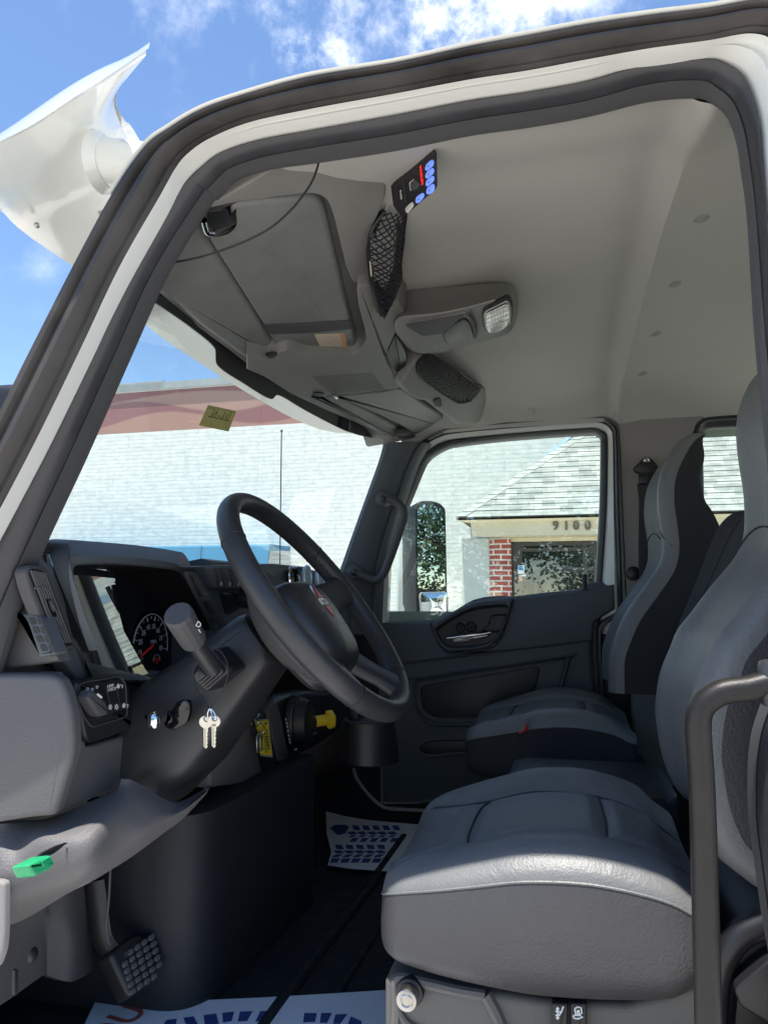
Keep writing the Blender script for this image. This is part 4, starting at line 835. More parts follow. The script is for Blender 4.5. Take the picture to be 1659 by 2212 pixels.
# black ceramic edge of the windshield top
def onws(q):
    res = []
    for uv in q:
        x = -.7
        for _ in range(8):
            p = on(('X', x), [uv])[0]; x = wsp(p.y, p.z).x
        res.append(on(('X', x + .006), [uv])[0])
    return res
up_ = T('b1', (-20, 590), (90, 668), (225, 775), (325, 850), (332, 856), (440, 938), (556, 1024), (590, 1046), (700, 1104), (830, 1165), (910, 1200), (1010, 1242), (1060, 1262))
lo_ = T('b1', (-20, 640), (90, 706), (225, 800), (322, 884), (336, 958), (440, 1030), (552, 1096), (592, 1082), (700, 1144), (830, 1212), (910, 1244), (1008, 1272), (1042, 1312))
m = MB(); A, B = [even(onws(q), 80) for q in (up_, lo_)]
A = [p for p in crs(onws(up_), 8)]; B = [p for p in crs(onws(lo_), 8)]
m.strip(A, B, [(-.4, 0), (1, 0), (1, .003), (-.4, .003)], BLACK, (1, 0, 0)); m.build('glass_edge_band', ws)
# note stuck on the glass
NOTE = mat('yellow_note', (.62, .56, .27), .8, .2, var=.12, vscale=25)
tn = NOTE.node_tree; tl = tn.nodes.new('ShaderNodeBsdfTranslucent'); tl.inputs[0].default_value = (.6, .54, .27, 1); mx_ = tn.nodes.new('ShaderNodeMixShader'); mx_.inputs[0].default_value = .5
tn.links.new(tn.nodes['Principled BSDF'].outputs[0], mx_.inputs[1]); tn.links.new(tl.outputs[0], mx_.inputs[2]); tn.links.new(mx_.outputs[0], [n for n in tn.nodes if n.type == 'OUTPUT_MATERIAL'][0].inputs[0]); INK = mat('pencil_ink', (.10, .10, .09), .8)
m = MB(); q = on(('X', -.835), T('c3', (876, 292), (994, 318), (962, 404), (838, 378))); m.plate(q, (-1, 0, 0), .0006, NOTE)
xd = (q[1] - q[0]).normalized(); yd = (q[0] - q[3]).normalized()
def strokes(lines, o, wd, hg, r_, mm):
    for ln in lines: m.tube([o + xd * x * wd + yd * y * hg + V((.0012, 0, 0)) for x, y in ln], r_, mm, 4)
wd, hg = (q[1] - q[0]).length, (q[0] - q[3]).length
strokes([[(.24, -.18), (.24, -.5), (.36, -.2), (.36, -.52)], [(.44, -.42), (.52, -.42)], [(.62, -.16), (.62, -.48), (.56, -.5)], [(.72, -.2), (.72, -.5)], [(.84, -.12), (.8, -.5)], [(.14, -.52), (.9, -.56)]], q[0], wd, hg, .0011, INK)
nt_ = m.build('paper_note'); tag(nt_, 'small yellow paper note taped to the inside of the windshield', 'paper note')
# lamp control box hung at the net pocket
BTN = emit('blue_key', (.16, .28, .85), .25); BTNL = mat('blue_key_edge', (.35, .45, .75), .4); WKEY = mat('white_key', (.6, .6, .58), .5); RLET = emit('red_letters', (.75, .02, .02), .5)
a3 = on(('Y', 1.245), T('r3', (695, 632)))[0]; b3 = on(('Y', 1.125), T('r3', (1140, 240)))[0]; n3 = (b3 - a3).cross(on(('Y', 1.24), T('r3', (800, 950)))[0] - a3).normalized()
if n3.dot(a3) > 0: n3 = -n3
BP = (a3, n3); BP2 = (a3 + n3 * .0012, n3)
face = fil(T('r3', (694, 634), (705, 606), (1120, 236), (1142, 244), (1150, 632), (1136, 660), (806, 946), (740, 1006)), [8, 12, 12, 10, 16, 16, 10, 10], 4)
P = on(BP, face); m = MB(); dv = -n3 * .038 + V((-.05, 0, .03))
cf = sum(P, V((0, 0, 0))) / len(P)
m.rings([[p + dv * 1.0 for p in P], [p + dv * .14 for p in P], [cf + (p - cf) * .985 + dv * .04 for p in P], [cf + (p - cf) * .955 for p in P]], BLACK)
m.rings([[cf + (p - cf) * .6 + dv * 1.0 for p in P], [cf + (p - cf) * .55 + dv * 1.5 + V((0, 0, .03)) for p in P]], BLACK)
cbx = thing('control_box', cf, 'black lamp control box with blue keys hung under the roof', 'control box'); m.build('housing', cbx)
for pts, mm in (([(1010, 380), (1082, 318), (1088, 392), (1010, 458), (998, 440)], BTN), ([(1008, 476), (1086, 412), (1090, 480), (1014, 544), (1002, 528)], BTN), ([(1012, 562), (1088, 500), (1092, 566), (1018, 632), (1006, 616)], BTN), ([(1018, 648), (1092, 590), (1096, 664), (1060, 706), (1020, 720), (1012, 700)], BTN), ([(898, 750), (974, 694), (980, 744), (930, 806), (904, 822), (892, 800)], BTN), ([(782, 866), (856, 796), (862, 852), (800, 926), (786, 922), (777, 890)], WKEY)):
    mm_ = MB(); mm_.plate(on((a3 + n3 * .003, n3), fil(T('r3', *pts), 6, 3)), -n3, .004, mm, .0012)
    q = T('r3', *pts); cx = sum(x for x, _ in q) / len(q); cy = sum(y for _, y in q) / len(q)
    if mm is BTN: mm_.plate(on((a3 + n3 * .0034, n3), [(cx - 1.6, cy + 1.5), (cx + 1, cy - .8), (cx + 1.2, cy + 1.2), (cx - 1.2, cy + 3)]), -n3, .0005, NAVY)
    mm_.build('key', cbx)
yd3 = (b3 - a3).normalized(); xd3 = yd3.cross(n3); xd3 = xd3 if xd3.z < 0 else -xd3
m = MB(); m.text('WHELEN', on(BP2, T('r3', (962, 505)))[0], xd3, yd3 if xd3.cross(yd3).dot(n3) > 0 else yd3, .0085, RLET, .0003, sx=.92, bold=.0002); m.build('lettering', cbx)
m = MB(); m.text('CORE', on(BP2, T('r3', (732, 722)))[0], xd3, yd3, .0082, MARK, .0003, sx=.75); m.build('lettering', cbx)
m = MB(); m.plate(on(BP2, fil(T('r3', (830, 600), (880, 550), (945, 600), (900, 668), (842, 676)), 4, 3)), -n3, .003, TRIM, .001); m.tube(on(BP2, T('r3', (832, 590), (842, 676))), .0008, MARK, 4); m.tube(on(BP2, T('r3', (832, 588), (876, 552))), .0006, MARK, 4)
for k in range(8): p = on(BP2, T('r3', (762 + k * 3.5, 580 + k * 29)))[0]; m.dome(p, n3, .0022, .0004, TRIM, 8, 2)
m.build('slide_switch', cbx)
m = MB(); p = on(BP, T('r3', (1125, 110)))[0]
# thin cable across the opening
m = MB(); m.tube(on(('Y', 1.06), T('b1', (764, 78), (752, 130), (730, 185), (690, 245), (640, 305), (560, 375), (470, 425), (380, 462), (280, 495), (200, 514), (150, 522))), .0018, BLACK, 8, res=50); tag(m.build('cable'), 'thin black cable looping loose below the door header', 'cable')
# round clip on the near header
m = MB(); p = on1(('Y', 1.10), 'b1', 850, 82); m.cyl(p + V((0, 0, .05)), p, .016, PILLAR, 18, bev=.004); m.build('fastener', oc)
# ================================================================== dashboard
prof = [(-1.2, -.30), (-1.2, .02), (-1.0, .055), (-.88, .082), (-.835, .09), (-.815, .084), (-.805, .065), (-.798, .0), (-.79, -.08), (-.785, -.17), (-.79, -.20), (-1.0, -.24)]
m = MB(); m.rings([[V((x + (.02 if y > 2.8 else 0) * -1, y, z)) for x, z in prof] for y in (1.62, 1.9, 2.3, 2.7, 2.84)], DASH); m.box((-1.1, 1.28, -.05), (.2, .46, .2), DASH, .02)
db = m.build('dashboard', truck, label='charcoal upper dashboard')
def dpl(name, x, tag_, pts, th, mm, bev, r, parent, **k):
    m = MB(); m.plate(on(('X', x), fil(T(tag_, *pts), r, 4)), (-1, 0, 0), th, mm, bev); return m.build(name, parent, **k)
# instrument hood: silhouette, brim, opening edge, tunnel
S0 = T('b2', (745, 985), (690, 850), (600, 640), (470, 330), (400, 120), (420, 58), (620, 60), (900, 84), (1150, 112), (1400, 148), (1475, 178), (1560, 290), (1650, 470), (1790, 800))
S1 = T('b2', (752, 990), (705, 860), (650, 680), (592, 420), (578, 240), (610, 202), (700, 192), (930, 196), (1180, 214), (1430, 248), (1515, 280), (1580, 360), (1662, 520), (1790, 810))
S2 = T('b2', (762, 1000), (722, 880), (678, 700), (632, 440), (622, 310), (648, 276), (720, 266), (930, 262), (1180, 278), (1420, 308), (1502, 332), (1562, 400), (1650, 560), (1780, 830))
W0 = [V((-.93 if i in range(5, 10) else -.86, 0, 0)) for i in range(14)]
q0 = []
for i, uv in enumerate(S0): q0.append(on(('X', [-.808, -.812, -.818, -.826, -.86, -.94, -.955, -.955, -.955, -.945, -.92, -.88, -.86, -.83][i]), [uv])[0])
q1 = on(('X', -0.7970), S1); q2 = on(('X', -0.8070), S2); q3 = [p + V((-.11, 0, -.004)) for p in q2]
n_ = 80; Q = [crs(a, 7) for a in (q0, [a.lerp(b, .55) + V((.018, 0, .012 if 3 < i < 11 else 0)) for i, (a, b) in enumerate(zip(q0, q1))], q1, [p + V((.003, 0, -.004)) for p in [a.lerp(b, .5) for a, b in zip(q1, q2)]], q2)]
m = MB(); m.rings(Q, DASH, closed=False); m.rings([crs(q2, 7), crs(q3, 7)], BLACK, closed=False)
m.plate(on(('X', -0.8320), T('b2', (400, 60), (420, 160), (700, 960), (760, 1010), (860, 1105), (1060, 1160), (1400, 1160), (1400, 1320), (1100, 1250), (1000, 1210), (680, 1270), (560, 1100), (505, 1085), (470, 990), (225, 330), (250, 150), (340, 60))), (-1, 0, 0), .03, DASH, .006)
ih = m.build('instrument_hood', db, label='charcoal hood over the instruments')
# lens and gauge
LENSG = mat('cluster_lens', (.012, .012, .013), .015, .5); LENSG.node_tree.nodes['Principled BSDF'].inputs['IOR'].default_value = 4.6
lp = on(('X', -0.832), T('b2', (800, 800)))[0]; ln = V((1, .02, .20)).normalized()
m = MB(); m.plate(on((lp, ln), T('b2', (560, 260), (965, 330), (985, 600), (1045, 830), (1130, 980), (1225, 1150), (1300, 1240), (800, 1240), (640, 900))), -ln, .006, LENSG); ic = m.build('instrument_lens', ih, label='glossy lens reflecting the bright place outside')
m = MB(); ga = on(('X', -0.9070), T('b2', (940, 220), (1720, 260), (1900, 900), (1800, 1350), (1100, 1350), (900, 700))); m.plate(ga, (-1, 0, 0), .01, BLACK); m.build('gauge_panel', ih)
m = MB(); m.tube(on(('X', -0.8420), T('b2', (958, 440), (975, 560), (1010, 720), (1060, 850), (1130, 985), (1215, 1140))), .0048, GLOSSB, 8, res=24); m.tube(on(('X', -0.8370), T('b2', (1048, 828), (1090, 905), (1140, 1000), (1205, 1125))), .0012, CHROME, 6, res=16)
m.build('gauge_divider', ih)
gc = on1(('X', -0.9040), 'b2', 1268, 955); gr = .072
m = MB(); m.cyl(gc + V((-.008, 0, 0)), gc, gr * 1.12, GLOSSB, 40)
def gp(a, r): return gc + V((.0012, math.cos(R(a)) * r, math.sin(R(a)) * r))
m.tube([gp(a, gr) for a in range(-12, 236, 6)], .0011, MARK, 6)
for k in range(17):
    a = 222 - k * 14.4; m.tube([gp(a, gr * .93), gp(a, gr * (.80 if k % 2 == 0 else .86))], .0011 if k % 2 == 0 else .0007, MARK, 4)
for k, t_ in enumerate(('5', '15', '25', '35', '45', '55', '65', '75', '85')): m.text(t_, gp(222 - k * 28.8, gr * .62), (0, 1, 0), (0, 0, 1), .016, MARK, .0002)
m.text('MPH', gp(40, gr * .2), (0, 1, 0), (0, 0, 1), .012, MARK, .0002)
sp = m.build('speedometer', ih); REDN = emit('needle_red', (.6, .02, .02), .05)
m = MB(); m.tube([gp(205, gr * .72) + V((.002, 0, 0)), gp(205, -gr * .1) + V((.002, 0, 0))], lambda t: .0012 + .001 * t, REDN, 6); m.cyl(gc, gc + V((.004, 0, 0)), .006, BLACK, 14); m.build('needle', sp) if False else None
nd = m.build('needle', ih)
m = MB(); c2 = on1(('X', -0.9030), 'b2', 1320, 1075); m.tube([c2 + V((0, math.cos(R(a)) * .014, math.sin(R(a)) * .014)) for a in range(0, 190, 15)], .0007, MARK, 5); m.ring(c2, (1, 0, 0), .006, .0006, REDN, 14, 4); m.build('small_gauge', ih)
# vents left of the hood
m = MB()
q = T('b2', (250, 305), (330, 300), (385, 330), (430, 420), (615, 900), (612, 950), (490, 958), (470, 920), (240, 345))
m.plate(on(('X', -0.8140), fil(T('b2', (215, 330), (250, 270), (350, 268), (420, 310), (470, 420), (640, 900), (650, 985), (500, 1005), (440, 960), (250, 480)), 26, 5)), (-1, 0, 0), .02, TRIM, .006)
m.plate(on(('X', -0.8135), fil(q, 14, 4)), (-1, 0, 0), .004, BLACK, .001); tv = m.build('air_vent', db, label='tall louvred air vent')
m = MB()
for k in range(6):
    f = k / 5; a = (lerp(262, 375, f), lerp(315, 335, f)); b = (lerp(495, 600, f), lerp(935, 920, f)); gap = k in (2, 3)
    for t0_, t1_ in (((0, .38), (.63, 1)) if gap else ((0, 1),)):
        m.tube(on(('X', -0.8100), T('b2', (lerp(a[0], b[0], t0_), lerp(a[1], b[1], t0_)), (lerp(a[0], b[0], (t0_ + t1_) / 2), lerp(a[1], b[1], (t0_ + t1_) / 2)), (lerp(a[0], b[0], t1_), lerp(a[1], b[1], t1_)))), .0021, TRIM, 5)
for x0_, y0_ in ((300, 462), (438, 802)):
    for k in range(4): m.dome(on1(('X', -0.8090), 'b2', x0_ + k * 34, y0_ + k * 1), (1, 0, 0), .0026, .002, TRIM, 8, 2)
m.build('louvre', tv)
m = MB(); m.plate(on(('X', -0.8050), fil(T('b2', (432, 566), (452, 572), (492, 655), (472, 668), (455, 640)), 4, 3)), (-1, 0, 0), .006, TRIM, .002); m.build('vent_tab', tv)
m = MB(); m.plate(on(('X', -0.90), T('b2', (130, 600), (160, 480), (230, 400), (370, 700), (420, 900), (300, 760), (128, 680))), (-1, 0, 0), .02, BLACK, .004); m.box(on1(('X', -0.8420), 'b2', 335, 130), (.03, .03, .02), BLACK, .004)
m.plate(on(('X', -0.8320), T('b2', (250, 160), (400, 150), (470, 330), (440, 330), (350, 250), (240, 270))), (-1, 0, 0), .03, DASH, .006); m.build('vent_surround', db)
g_ = T('b2', (118, 676), (290, 676), (350, 715), (470, 1020), (350, 1048), (320, 1050), (235, 800), (200, 720))
WV = V((.5, -.866, .0)); WP = V((-.822, 1.035, 0))
m = MB(); m.plate(on(('Y', 1.032), fil(g_, [10, 14, 20, 6, 4, 4, 20, 20], 4)), (0, 1, 0), .03, DASH, .005)
gv = m.build('window_vent', db, label='small square-celled window vent')
m = MB()
for r_ in range(4):
    for c_ in range(2):
        x = 240 + r_ * 31.5 + c_ * 66; y = 712 + r_ * 75 + c_ * 2
        m.plate(on(('Y', 1.0312), fil(T('b2', (x, y), (x + 50, y - 3), (x + 72, y + 56), (x + 24, y + 62)), 4, 3)), (0, 1, 0), .0008, BLACK)
m.build('vent_cell', gv)
# grey end cover and lower panels
def grid(tag_, rows): return [[on(('Y' if k[0] == 'Y' else 'X', k[1]), T(tag_, (x, y)))[0] for x, y, k in r] for r in rows]
Y_ = lambda v: ('Y', v); X_ = lambda v: ('X', v)
m = MB(); m.plate(on(('X', -0.905), T('b2', (20, 1140), (330, 1095), (515, 1085), (560, 1160), (650, 1500), (780, 1900), (700, 2900), (-200, 2900), (-200, 1140))), (-1, 0, 0), .04, DASHG, .006)
m.plate(on(('Y', 1.062), T('b2', (-60, 1160), (20, 900), (90, 640), (210, 620), (330, 700), (500, 1080), (330, 1110))), (0, 1, 0), .03, DASHG, .006)
le = m.build('lower_dash', truck, label='grey lower dashboard')
ECP = (V((-.80, 1.038, 0)), V((.25, -.97, .0)).normalized())
ep = fil(T('r6', (-260, 655), (330, 658), (430, 668), (490, 700), (535, 790), (572, 930), (592, 1080), (597, 1230), (580, 1350), (530, 1510), (480, 1680), (440, 1786), (404, 1799), (250, 1812), (0, 1850), (-260, 1880)), [0, 0, 60, 60, 60, 60, 60, 60, 60, 60, 60, 20, 20, 0, 0, 0], 6)
m = MB(); m.plate(on(ECP, ep), -ECP[1], .03, DASHG, .010, 5); m.build('end_cover', le, label='grey end cover with a sunlit edge')
m = MB(); m.plate(on(('X', -.80), fil(T('r6', (500, 690), (520, 640), (560, 760), (620, 880), (700, 1230), (760, 1222), (1092, 1116), (1086, 1190), (1010, 1440), (985, 1520), (955, 1575), (700, 1680), (470, 1782), (560, 1500), (612, 1230), (600, 1050), (560, 850)), [0, 0, 0, 0, 0, 0, 0, 20, 10, 6, 10, 10, 20, 16, 0, 0, 0], 4)), (-1, 0, 0), .05, DASHG, .007, 4); m.build('knee_cover', le)
# lamp switch panel
sw = dpl('switch_panel', -.787, 'r6', [(630, 720), (650, 712), (960, 665), (1000, 690), (1046, 760), (1090, 1085), (1075, 1098), (760, 1212), (720, 1205), (690, 1170), (612, 780)], .03, BLACK, .008, [10, 8, 14, 14, 10, 10, 10, 20, 20, 20, 14], db, label='black lamp switch panel')
m = MB(); q = on(('X', -0.7855), fil(T('r6', (628, 800), (645, 735), (690, 722), (950, 676), (985, 690), (1010, 760), (1018, 980), (1012, 1000), (760, 1078), (730, 1075), (680, 1010), (640, 920)), 12, 4)); m.tube(q, .0012, TRIM, 6, closed=True); m.build('panel_edge', sw)
def son(x): return ('X', x)
m = MB()
c = on1(son(-0.7840), 'r6', 765, 900); m.cyl(c + V((-.004, 0, 0)), c + V((.006, 0, 0)), .024, BLACK, 28, bev=.002)
m.plate(on(son(-0.7570), fil(T('r6', (705, 850), (742, 790), (770, 790), (860, 880), (884, 960), (870, 985), (812, 1004), (780, 968)), 6, 4)), (-1, 0, 0), .02, TRIM, .006); kn = m.build('headlamp_knob', sw)
m = MB(); m.tube(on(son(-0.7565), T('r6', (784, 818), (816, 844))), .0018, MARK, 6); m.build('pointer', kn) if False else None
m.build('knob_pointer', sw)
m = MB(); ic_ = -.7848
def st_(pts, r_=.0008): m.tube(on(son(ic_), T('r6', *pts)), r_, MARK, 5)
m.ring(on1(son(ic_), 'r6', 682, 799), (1, 0, 0), .0026, .0008, MARK, 14, 5)
for dx, dy in ((700, 778), (738, 782), (776, 762)):
    m.ring(on1(son(ic_), 'r6', dx + 6, dy), (1, 0, 0), .0024, .0007, MARK, 12, 4); st_([(dx - 6, dy - 8), (dx, dy - 4)]); st_([(dx - 6, dy + 8), (dx, dy + 4)])
ub = V((0, 1, 0)); 
m.text('LAMP', on1(son(ic_), 'r6', 888, 752), (0, 1, .0), (0, 0, 1), .0078, MARK, .0002); m.text('CHECK', on1(son(ic_), 'r6', 899, 779), (0, 1, .0), (0, 0, 1), .0078, MARK, .0002)
for x, y in ((948, 750), (992, 905)):
    m.plate(on(son(ic_), fil(T('r6', (x - 12, y + 18), (x - 6, y - 6), (x + 6, y - 20), (x + 12, y - 4), (x + 16, y + 14), (x + 4, y + 24)), 4, 3)), (-1, 0, 0), .0005, MARK); st_([(x + 18, y - 6), (x + 36, y - 4), (x + 32, y + 20)])
for x, y in ((936, 920), (886, 922)):
    m.ring(on1(son(ic_), 'r6', x, y), (1, 0, 0), .0026, .0007, MARK, 12, 4)
    for a in range(8): st_([(x + 11 * math.cos(a * .785), y + 15 * math.sin(a * .785)), (x + 17 * math.cos(a * .785), y + 23 * math.sin(a * .785))], .0006)
m.build('switch_marking', sw)
for pts in ([(850, 745), (925, 728), (975, 960), (900, 985)], [(928, 728), (990, 712), (1018, 940), (972, 960)]):
    mm = MB(); mm.plate(on(son(-0.7856), fil(T('r6', *pts), 6, 3)), (-1, 0, 0), .004, GLOSSB if False else BLACK, .0012); mm.build('rocker_switch', sw)
m = MB(); m.plate(on(son(-0.7852), fil(T('r6', (816, 712), (950, 678), (962, 692), (822, 726)), 3, 3)), (-1, 0, 0), .002, GLOSSB); m.build('switch_slot', sw)
m = MB(); m.plate(on(son(-0.7852), fil(T('r6', (900, 975), (1018, 945), (1008, 962), (906, 994)), 3, 3)), (-1, 0, 0), .002, GLOSSB); m.build('switch_slot', sw)
m = MB(); m.plate(on(son(-0.7845), fil(T('r6', (815, 790), (835, 780), (880, 890), (860, 900)), 3, 3)), (-1, 0, 0), .003, GLOSSB, .001); m.build('switch_slot', sw)
# knee bolster, swept under the column
rows = [[(-60, 660, X_(-0.9100)), (0, 652, X_(-0.8800)), (110, 640, X_(-0.8600)), (215, 632, X_(-0.8300)), (360, 575, X_(-0.7900)), (500, 512, X_(-0.7550)), (530, 462, X_(-0.7450)), (620, 500, X_(-0.7250)), (680, 540, X_(-0.7100)), (760, 562, X_(-0.7000)), (850, 520, X_(-0.6800)), (888, 492, X_(-0.6700))],
        [(-60, 760, X_(-0.8850)), (0, 745, X_(-0.8600)), (110, 725, X_(-0.8400)), (190, 668, X_(-0.8080)), (330, 640, X_(-0.7700)), (450, 590, X_(-0.7350)), (530, 545, X_(-0.7250)), (610, 560, X_(-0.7100)), (680, 590, X_(-0.6950)), (750, 592, X_(-0.6900)), (830, 550, X_(-0.6720)), (884, 500, X_(-0.6650))],
        [(-60, 880, X_(-0.8750)), (0, 850, X_(-0.8450)), (90, 800, X_(-0.8250)), (160, 735, X_(-0.7950)), (290, 720, X_(-0.7500)), (400, 680, X_(-0.7200)), (500, 635, X_(-0.7150)), (590, 630, X_(-0.7050)), (660, 625, X_(-0.6900)), (735, 610, X_(-0.6850)), (810, 565, X_(-0.6700)), (880, 506, X_(-0.6640))],
        [(-60, 940, X_(-0.8650)), (20, 890, X_(-0.8350)), (100, 850, X_(-0.8170)), (180, 800, X_(-0.7900)), (290, 770, X_(-0.7450)), (390, 745, X_(-0.7150)), (480, 715, X_(-0.7150)), (560, 690, X_(-0.7050)), (630, 665, X_(-0.6920)), (710, 630, X_(-0.6890)), (790, 580, X_(-0.6720)), (876, 510, X_(-0.6650))],
        [(-60, 1040, X_(-0.8700)), (20, 1000, X_(-0.8400)), (100, 960, X_(-0.8230)), (180, 930, X_(-0.7950)), (280, 890, X_(-0.7550)), (370, 850, X_(-0.7200)), (450, 800, X_(-0.7200)), (530, 750, X_(-0.7150)), (600, 710, X_(-0.7020)), (680, 660, X_(-0.6970)), (770, 605, X_(-0.6770)), (874, 515, X_(-0.6660))],
        [(-60, 1100, X_(-0.9100)), (20, 1085, X_(-0.8800)), (110, 1050, X_(-0.8650)), (195, 1000, X_(-0.8300)), (290, 942, X_(-0.7850)), (375, 900, X_(-0.7500)), (460, 850, X_(-0.7450)), (540, 800, X_(-0.7400)), (610, 750, X_(-0.7250)), (690, 690, X_(-0.7150)), (775, 625, X_(-0.6900)), (872, 522, X_(-0.6750))]]
m = MB(); m.patch(grid('c5', rows), 40, 66, DASHG, .006, (-1, 0, .2), sm=10); kb = m.build('knee_bolster', le, label='swept grey knee bolster under the steering column')
m = MB(); m.plate(on(('X', -0.7480), fil(T('c5', (115, 830), (180, 775), (240, 745), (290, 728), (240, 770), (215, 785)), 4, 3)), (-1, 0, 0), .004, BLACK, .001); m.build('hand_slot', kb)
m = MB(); q = on(('X', -0.7270), fil(T('c5', (122, 825), (215, 778), (238, 812), (222, 838), (150, 874), (138, 862)), [6, 8, 10, 8, 6, 6], 4)); m.plate(q, (-1, .1, -.2), .03, GREEN, .005)
m.plate(on(('X', -0.7250), T('c5', (176, 808), (216, 786), (222, 812), (186, 834))), (-1, 0, 0), .004, GREEN, .0015); m.build('green_cap', kb, label='bright green plastic cap')
KICK = mat('kick_trim', (.055, .053, .055), .6, .4, grain=(420, .3))
# dark trough under the column and side kick panels
m = MB(); m.plate(on(('X', -0.8420), T('c5', (500, 500), (880, 380), (900, 500), (770, 575), (520, 560))), (-1, 0, 0), .05, BLACK, .004)
rows = [[(-60, 1060, X_(-0.9300)), (60, 1040, X_(-0.9200)), (190, 990, X_(-0.9000)), (200, 985, X_(-0.9050)), (290, 930, X_(-0.8900)), (352, 905, X_(-0.8900))], [(-60, 1250, X_(-0.9300)), (60, 1220, X_(-0.9200)), (186, 1130, X_(-0.9100)), (205, 1130, X_(-0.9100)), (310, 1130, X_(-0.8800)), (385, 1130, X_(-0.8900))], [(-60, 1450, X_(-0.9300)), (40, 1390, X_(-0.9200)), (180, 1290, X_(-0.9100)), (205, 1290, X_(-0.9100)), (300, 1315, X_(-0.8800)), (392, 1270, X_(-0.8900))]]
m.patch(grid('c5', rows), 16, 24, KICK, .02, (-1, 0, 0)); kk = m.build('kick_panel', le, label='dark grey kick panel beside the pedals')
m = MB(); m.dome(on1(('X', -0.8370), 'r7', 312, 995), (1, 0, 0), .012, .004, BLACK, 14, 3); m.build('fastener', kk); m = MB(); m.plate(on(('X', -0.8340), fil(T('r7', (140, 1130), (180, 1120), (176, 1360), (136, 1380)), 8, 3)), (-1, 0, 0), .004, BLACK, .001); m.build('panel_slot', kk)
# centre stack
cs = MB(); cs.plate(on(('X', -.775), T('b3', (150, 560), (230, 580), (300, 700), (390, 880), (520, 1000), (900, 1000), (900, 560), (700, 540))), (-1, 0, 0), .03, DASH, .006)
cst = cs.build('centre_panel', db)
m = MB(); m.plate(on(('X', -.768), fil(T('b3', (172, 584), (238, 590), (300, 690), (392, 850), (330, 880), (250, 750)), 16, 4)), (-1, 0, 0), .01, TRIM, .004); m.plate(on(('X', -.7665), fil(T('b3', (196, 612), (240, 618), (300, 720), (360, 840), (318, 850), (250, 730)), 12, 4)), (-1, 0, 0), .004, BLACK, .001)
m.plate(on(('X', -.764), fil(T('b3', (250, 742), (312, 735), (330, 765), (270, 775)), 4, 3)), (-1, 0, 0), .006, TRIM, .002); m.build('air_vent', db, label='centre air vent beside the hood')
for k in range(4):
    m = MB(); x = 330 + k * 52; m.plate(on(('X', -.752), fil(T('b3', (x, 560 + k * 2), (x + 44, 562 + k * 2), (x + 74, 690), (x + 30, 690)), 5, 3)), (-1, 0, 0), .03, TRIM, .004); rs_ = m.build('rocker_switch', cst)
    m = MB(); m.ring(on1(('X', -.7505), 'b3', x + 52, 662), (1, 0, 0), .004, .0007, MARK, 12, 4); m.build('switch_marking', rs_) if False else m.build('switch_marking', cst)
m = MB(); c = on1(('X', -.76), 'b3', 506, 745); m.cyl(c, c + V((.035, .0, .0)), .026, BLACK, 24, bev=.005); m.cyl(c + V((.034, 0, 0)), c + V((.037, 0, 0)), .017, ACC, 24, bev=.001); m.build('dash_knob', cst)
m = MB(); m.plate(on(('X', -.765), fil(T('b3', (388, 706), (480, 712), (520, 800), (430, 850)), 6, 3)), (-1, 0, 0), .02, BLACK, .004); m.build('switch_plate', cst)
m = MB(); m.plate(on(('X', -.76), fil(T('b3', (620, 560), (690, 572), (720, 690), (660, 720)), 10, 3)), (-1, 0, 0), .01, BLACK, .003); m.build('cubby', cst)
m = MB(); c = on1(('X', -.77), 'b3', 795, 622); m.ring(c + V((.012, 0, 0)), (1, -.1, .1), .031, .0048, CHROME, 32, 8); m.ring(c + V((.014, 0, 0)), (1, 0, 0), .026, .003, GLOSSB, 32, 8); m.cyl(c, c + V((.01, 0, 0)), .026, GLOSSB, 28); m.build('power_socket', cst)
for k, x in enumerate((881, 962)):
    c = on1(('X', -.77), 'b3', x, 620 + k * 12); m = MB(); m.ring(c + V((.010, 0, 0)), (1, 0, .05), .033, .0042, ACC, 32, 8); m.cyl(c, c + V((.008, 0, 0)), .032, mat('gauge_face_sky_tint', (.36, .48, .6), .2), 28); m.build('round_gauge', cst)  # sky reflection put into the pale blue face colour
m = MB(); m.plate(on(('X', -.75), fil(T('b3', (1240, 780), (1290, 800), (1300, 850), (1250, 840)), 6, 3)), (-1, 0, 0), .02, BLACK, .004); m.build('cubby', cst)
# lower centre: brake valve panel, tag keys, cup holder
m = MB(); m.plate(on(('X', -.74), T('r4', (70, 420), (180, 300), (300, 200), (520, 160), (900, 180), (900, 420), (760, 540), (520, 690), (260, 905), (220, 915), (180, 880))), (-1, 0, 0), .2, BLACK, .02)
m.plate(on(('X', -.735), T('c5', (880, 400), (1000, 260), (1090, 200), (1100, 380), (1150, 470), (890, 500))), (-1, 0, 0), .12, DASHG, .01)
m.plate(on(('X', -.715), fil(T('r4', (190, 310), (270, 240), (300, 330), (385, 740), (330, 760), (300, 770)), 10, 3)), (-1, 0, 0), .03, TRIM, .008)
m.plate(on(('X', -.722), fil(T('r4', (75, 415), (170, 320), (250, 560), (290, 780), (250, 905), (190, 890), (150, 700)), 14, 4)), (-1, 0, 0), .04, BLACK, .014); vp = m.build('valve_panel', db, label='black panel with the brake valve and switches')
m = MB(); c = on1(('X', -.73), 'r4', 520, 440)
a = on1(('X', -.735), 'r4', 400, 420); m.rings([[a + V((dx, math.cos(t) * .055 * k, math.sin(t) * .072 * k)) for t in [2 * math.pi * j / 40 for j in range(40)]] for dx, k in ((0, 1.05), (.015, 1.05), (.02, 1.0), (.022, .9), (.05, .8), (.055, .2))], BLACK); m.build('valve_housing', vp)
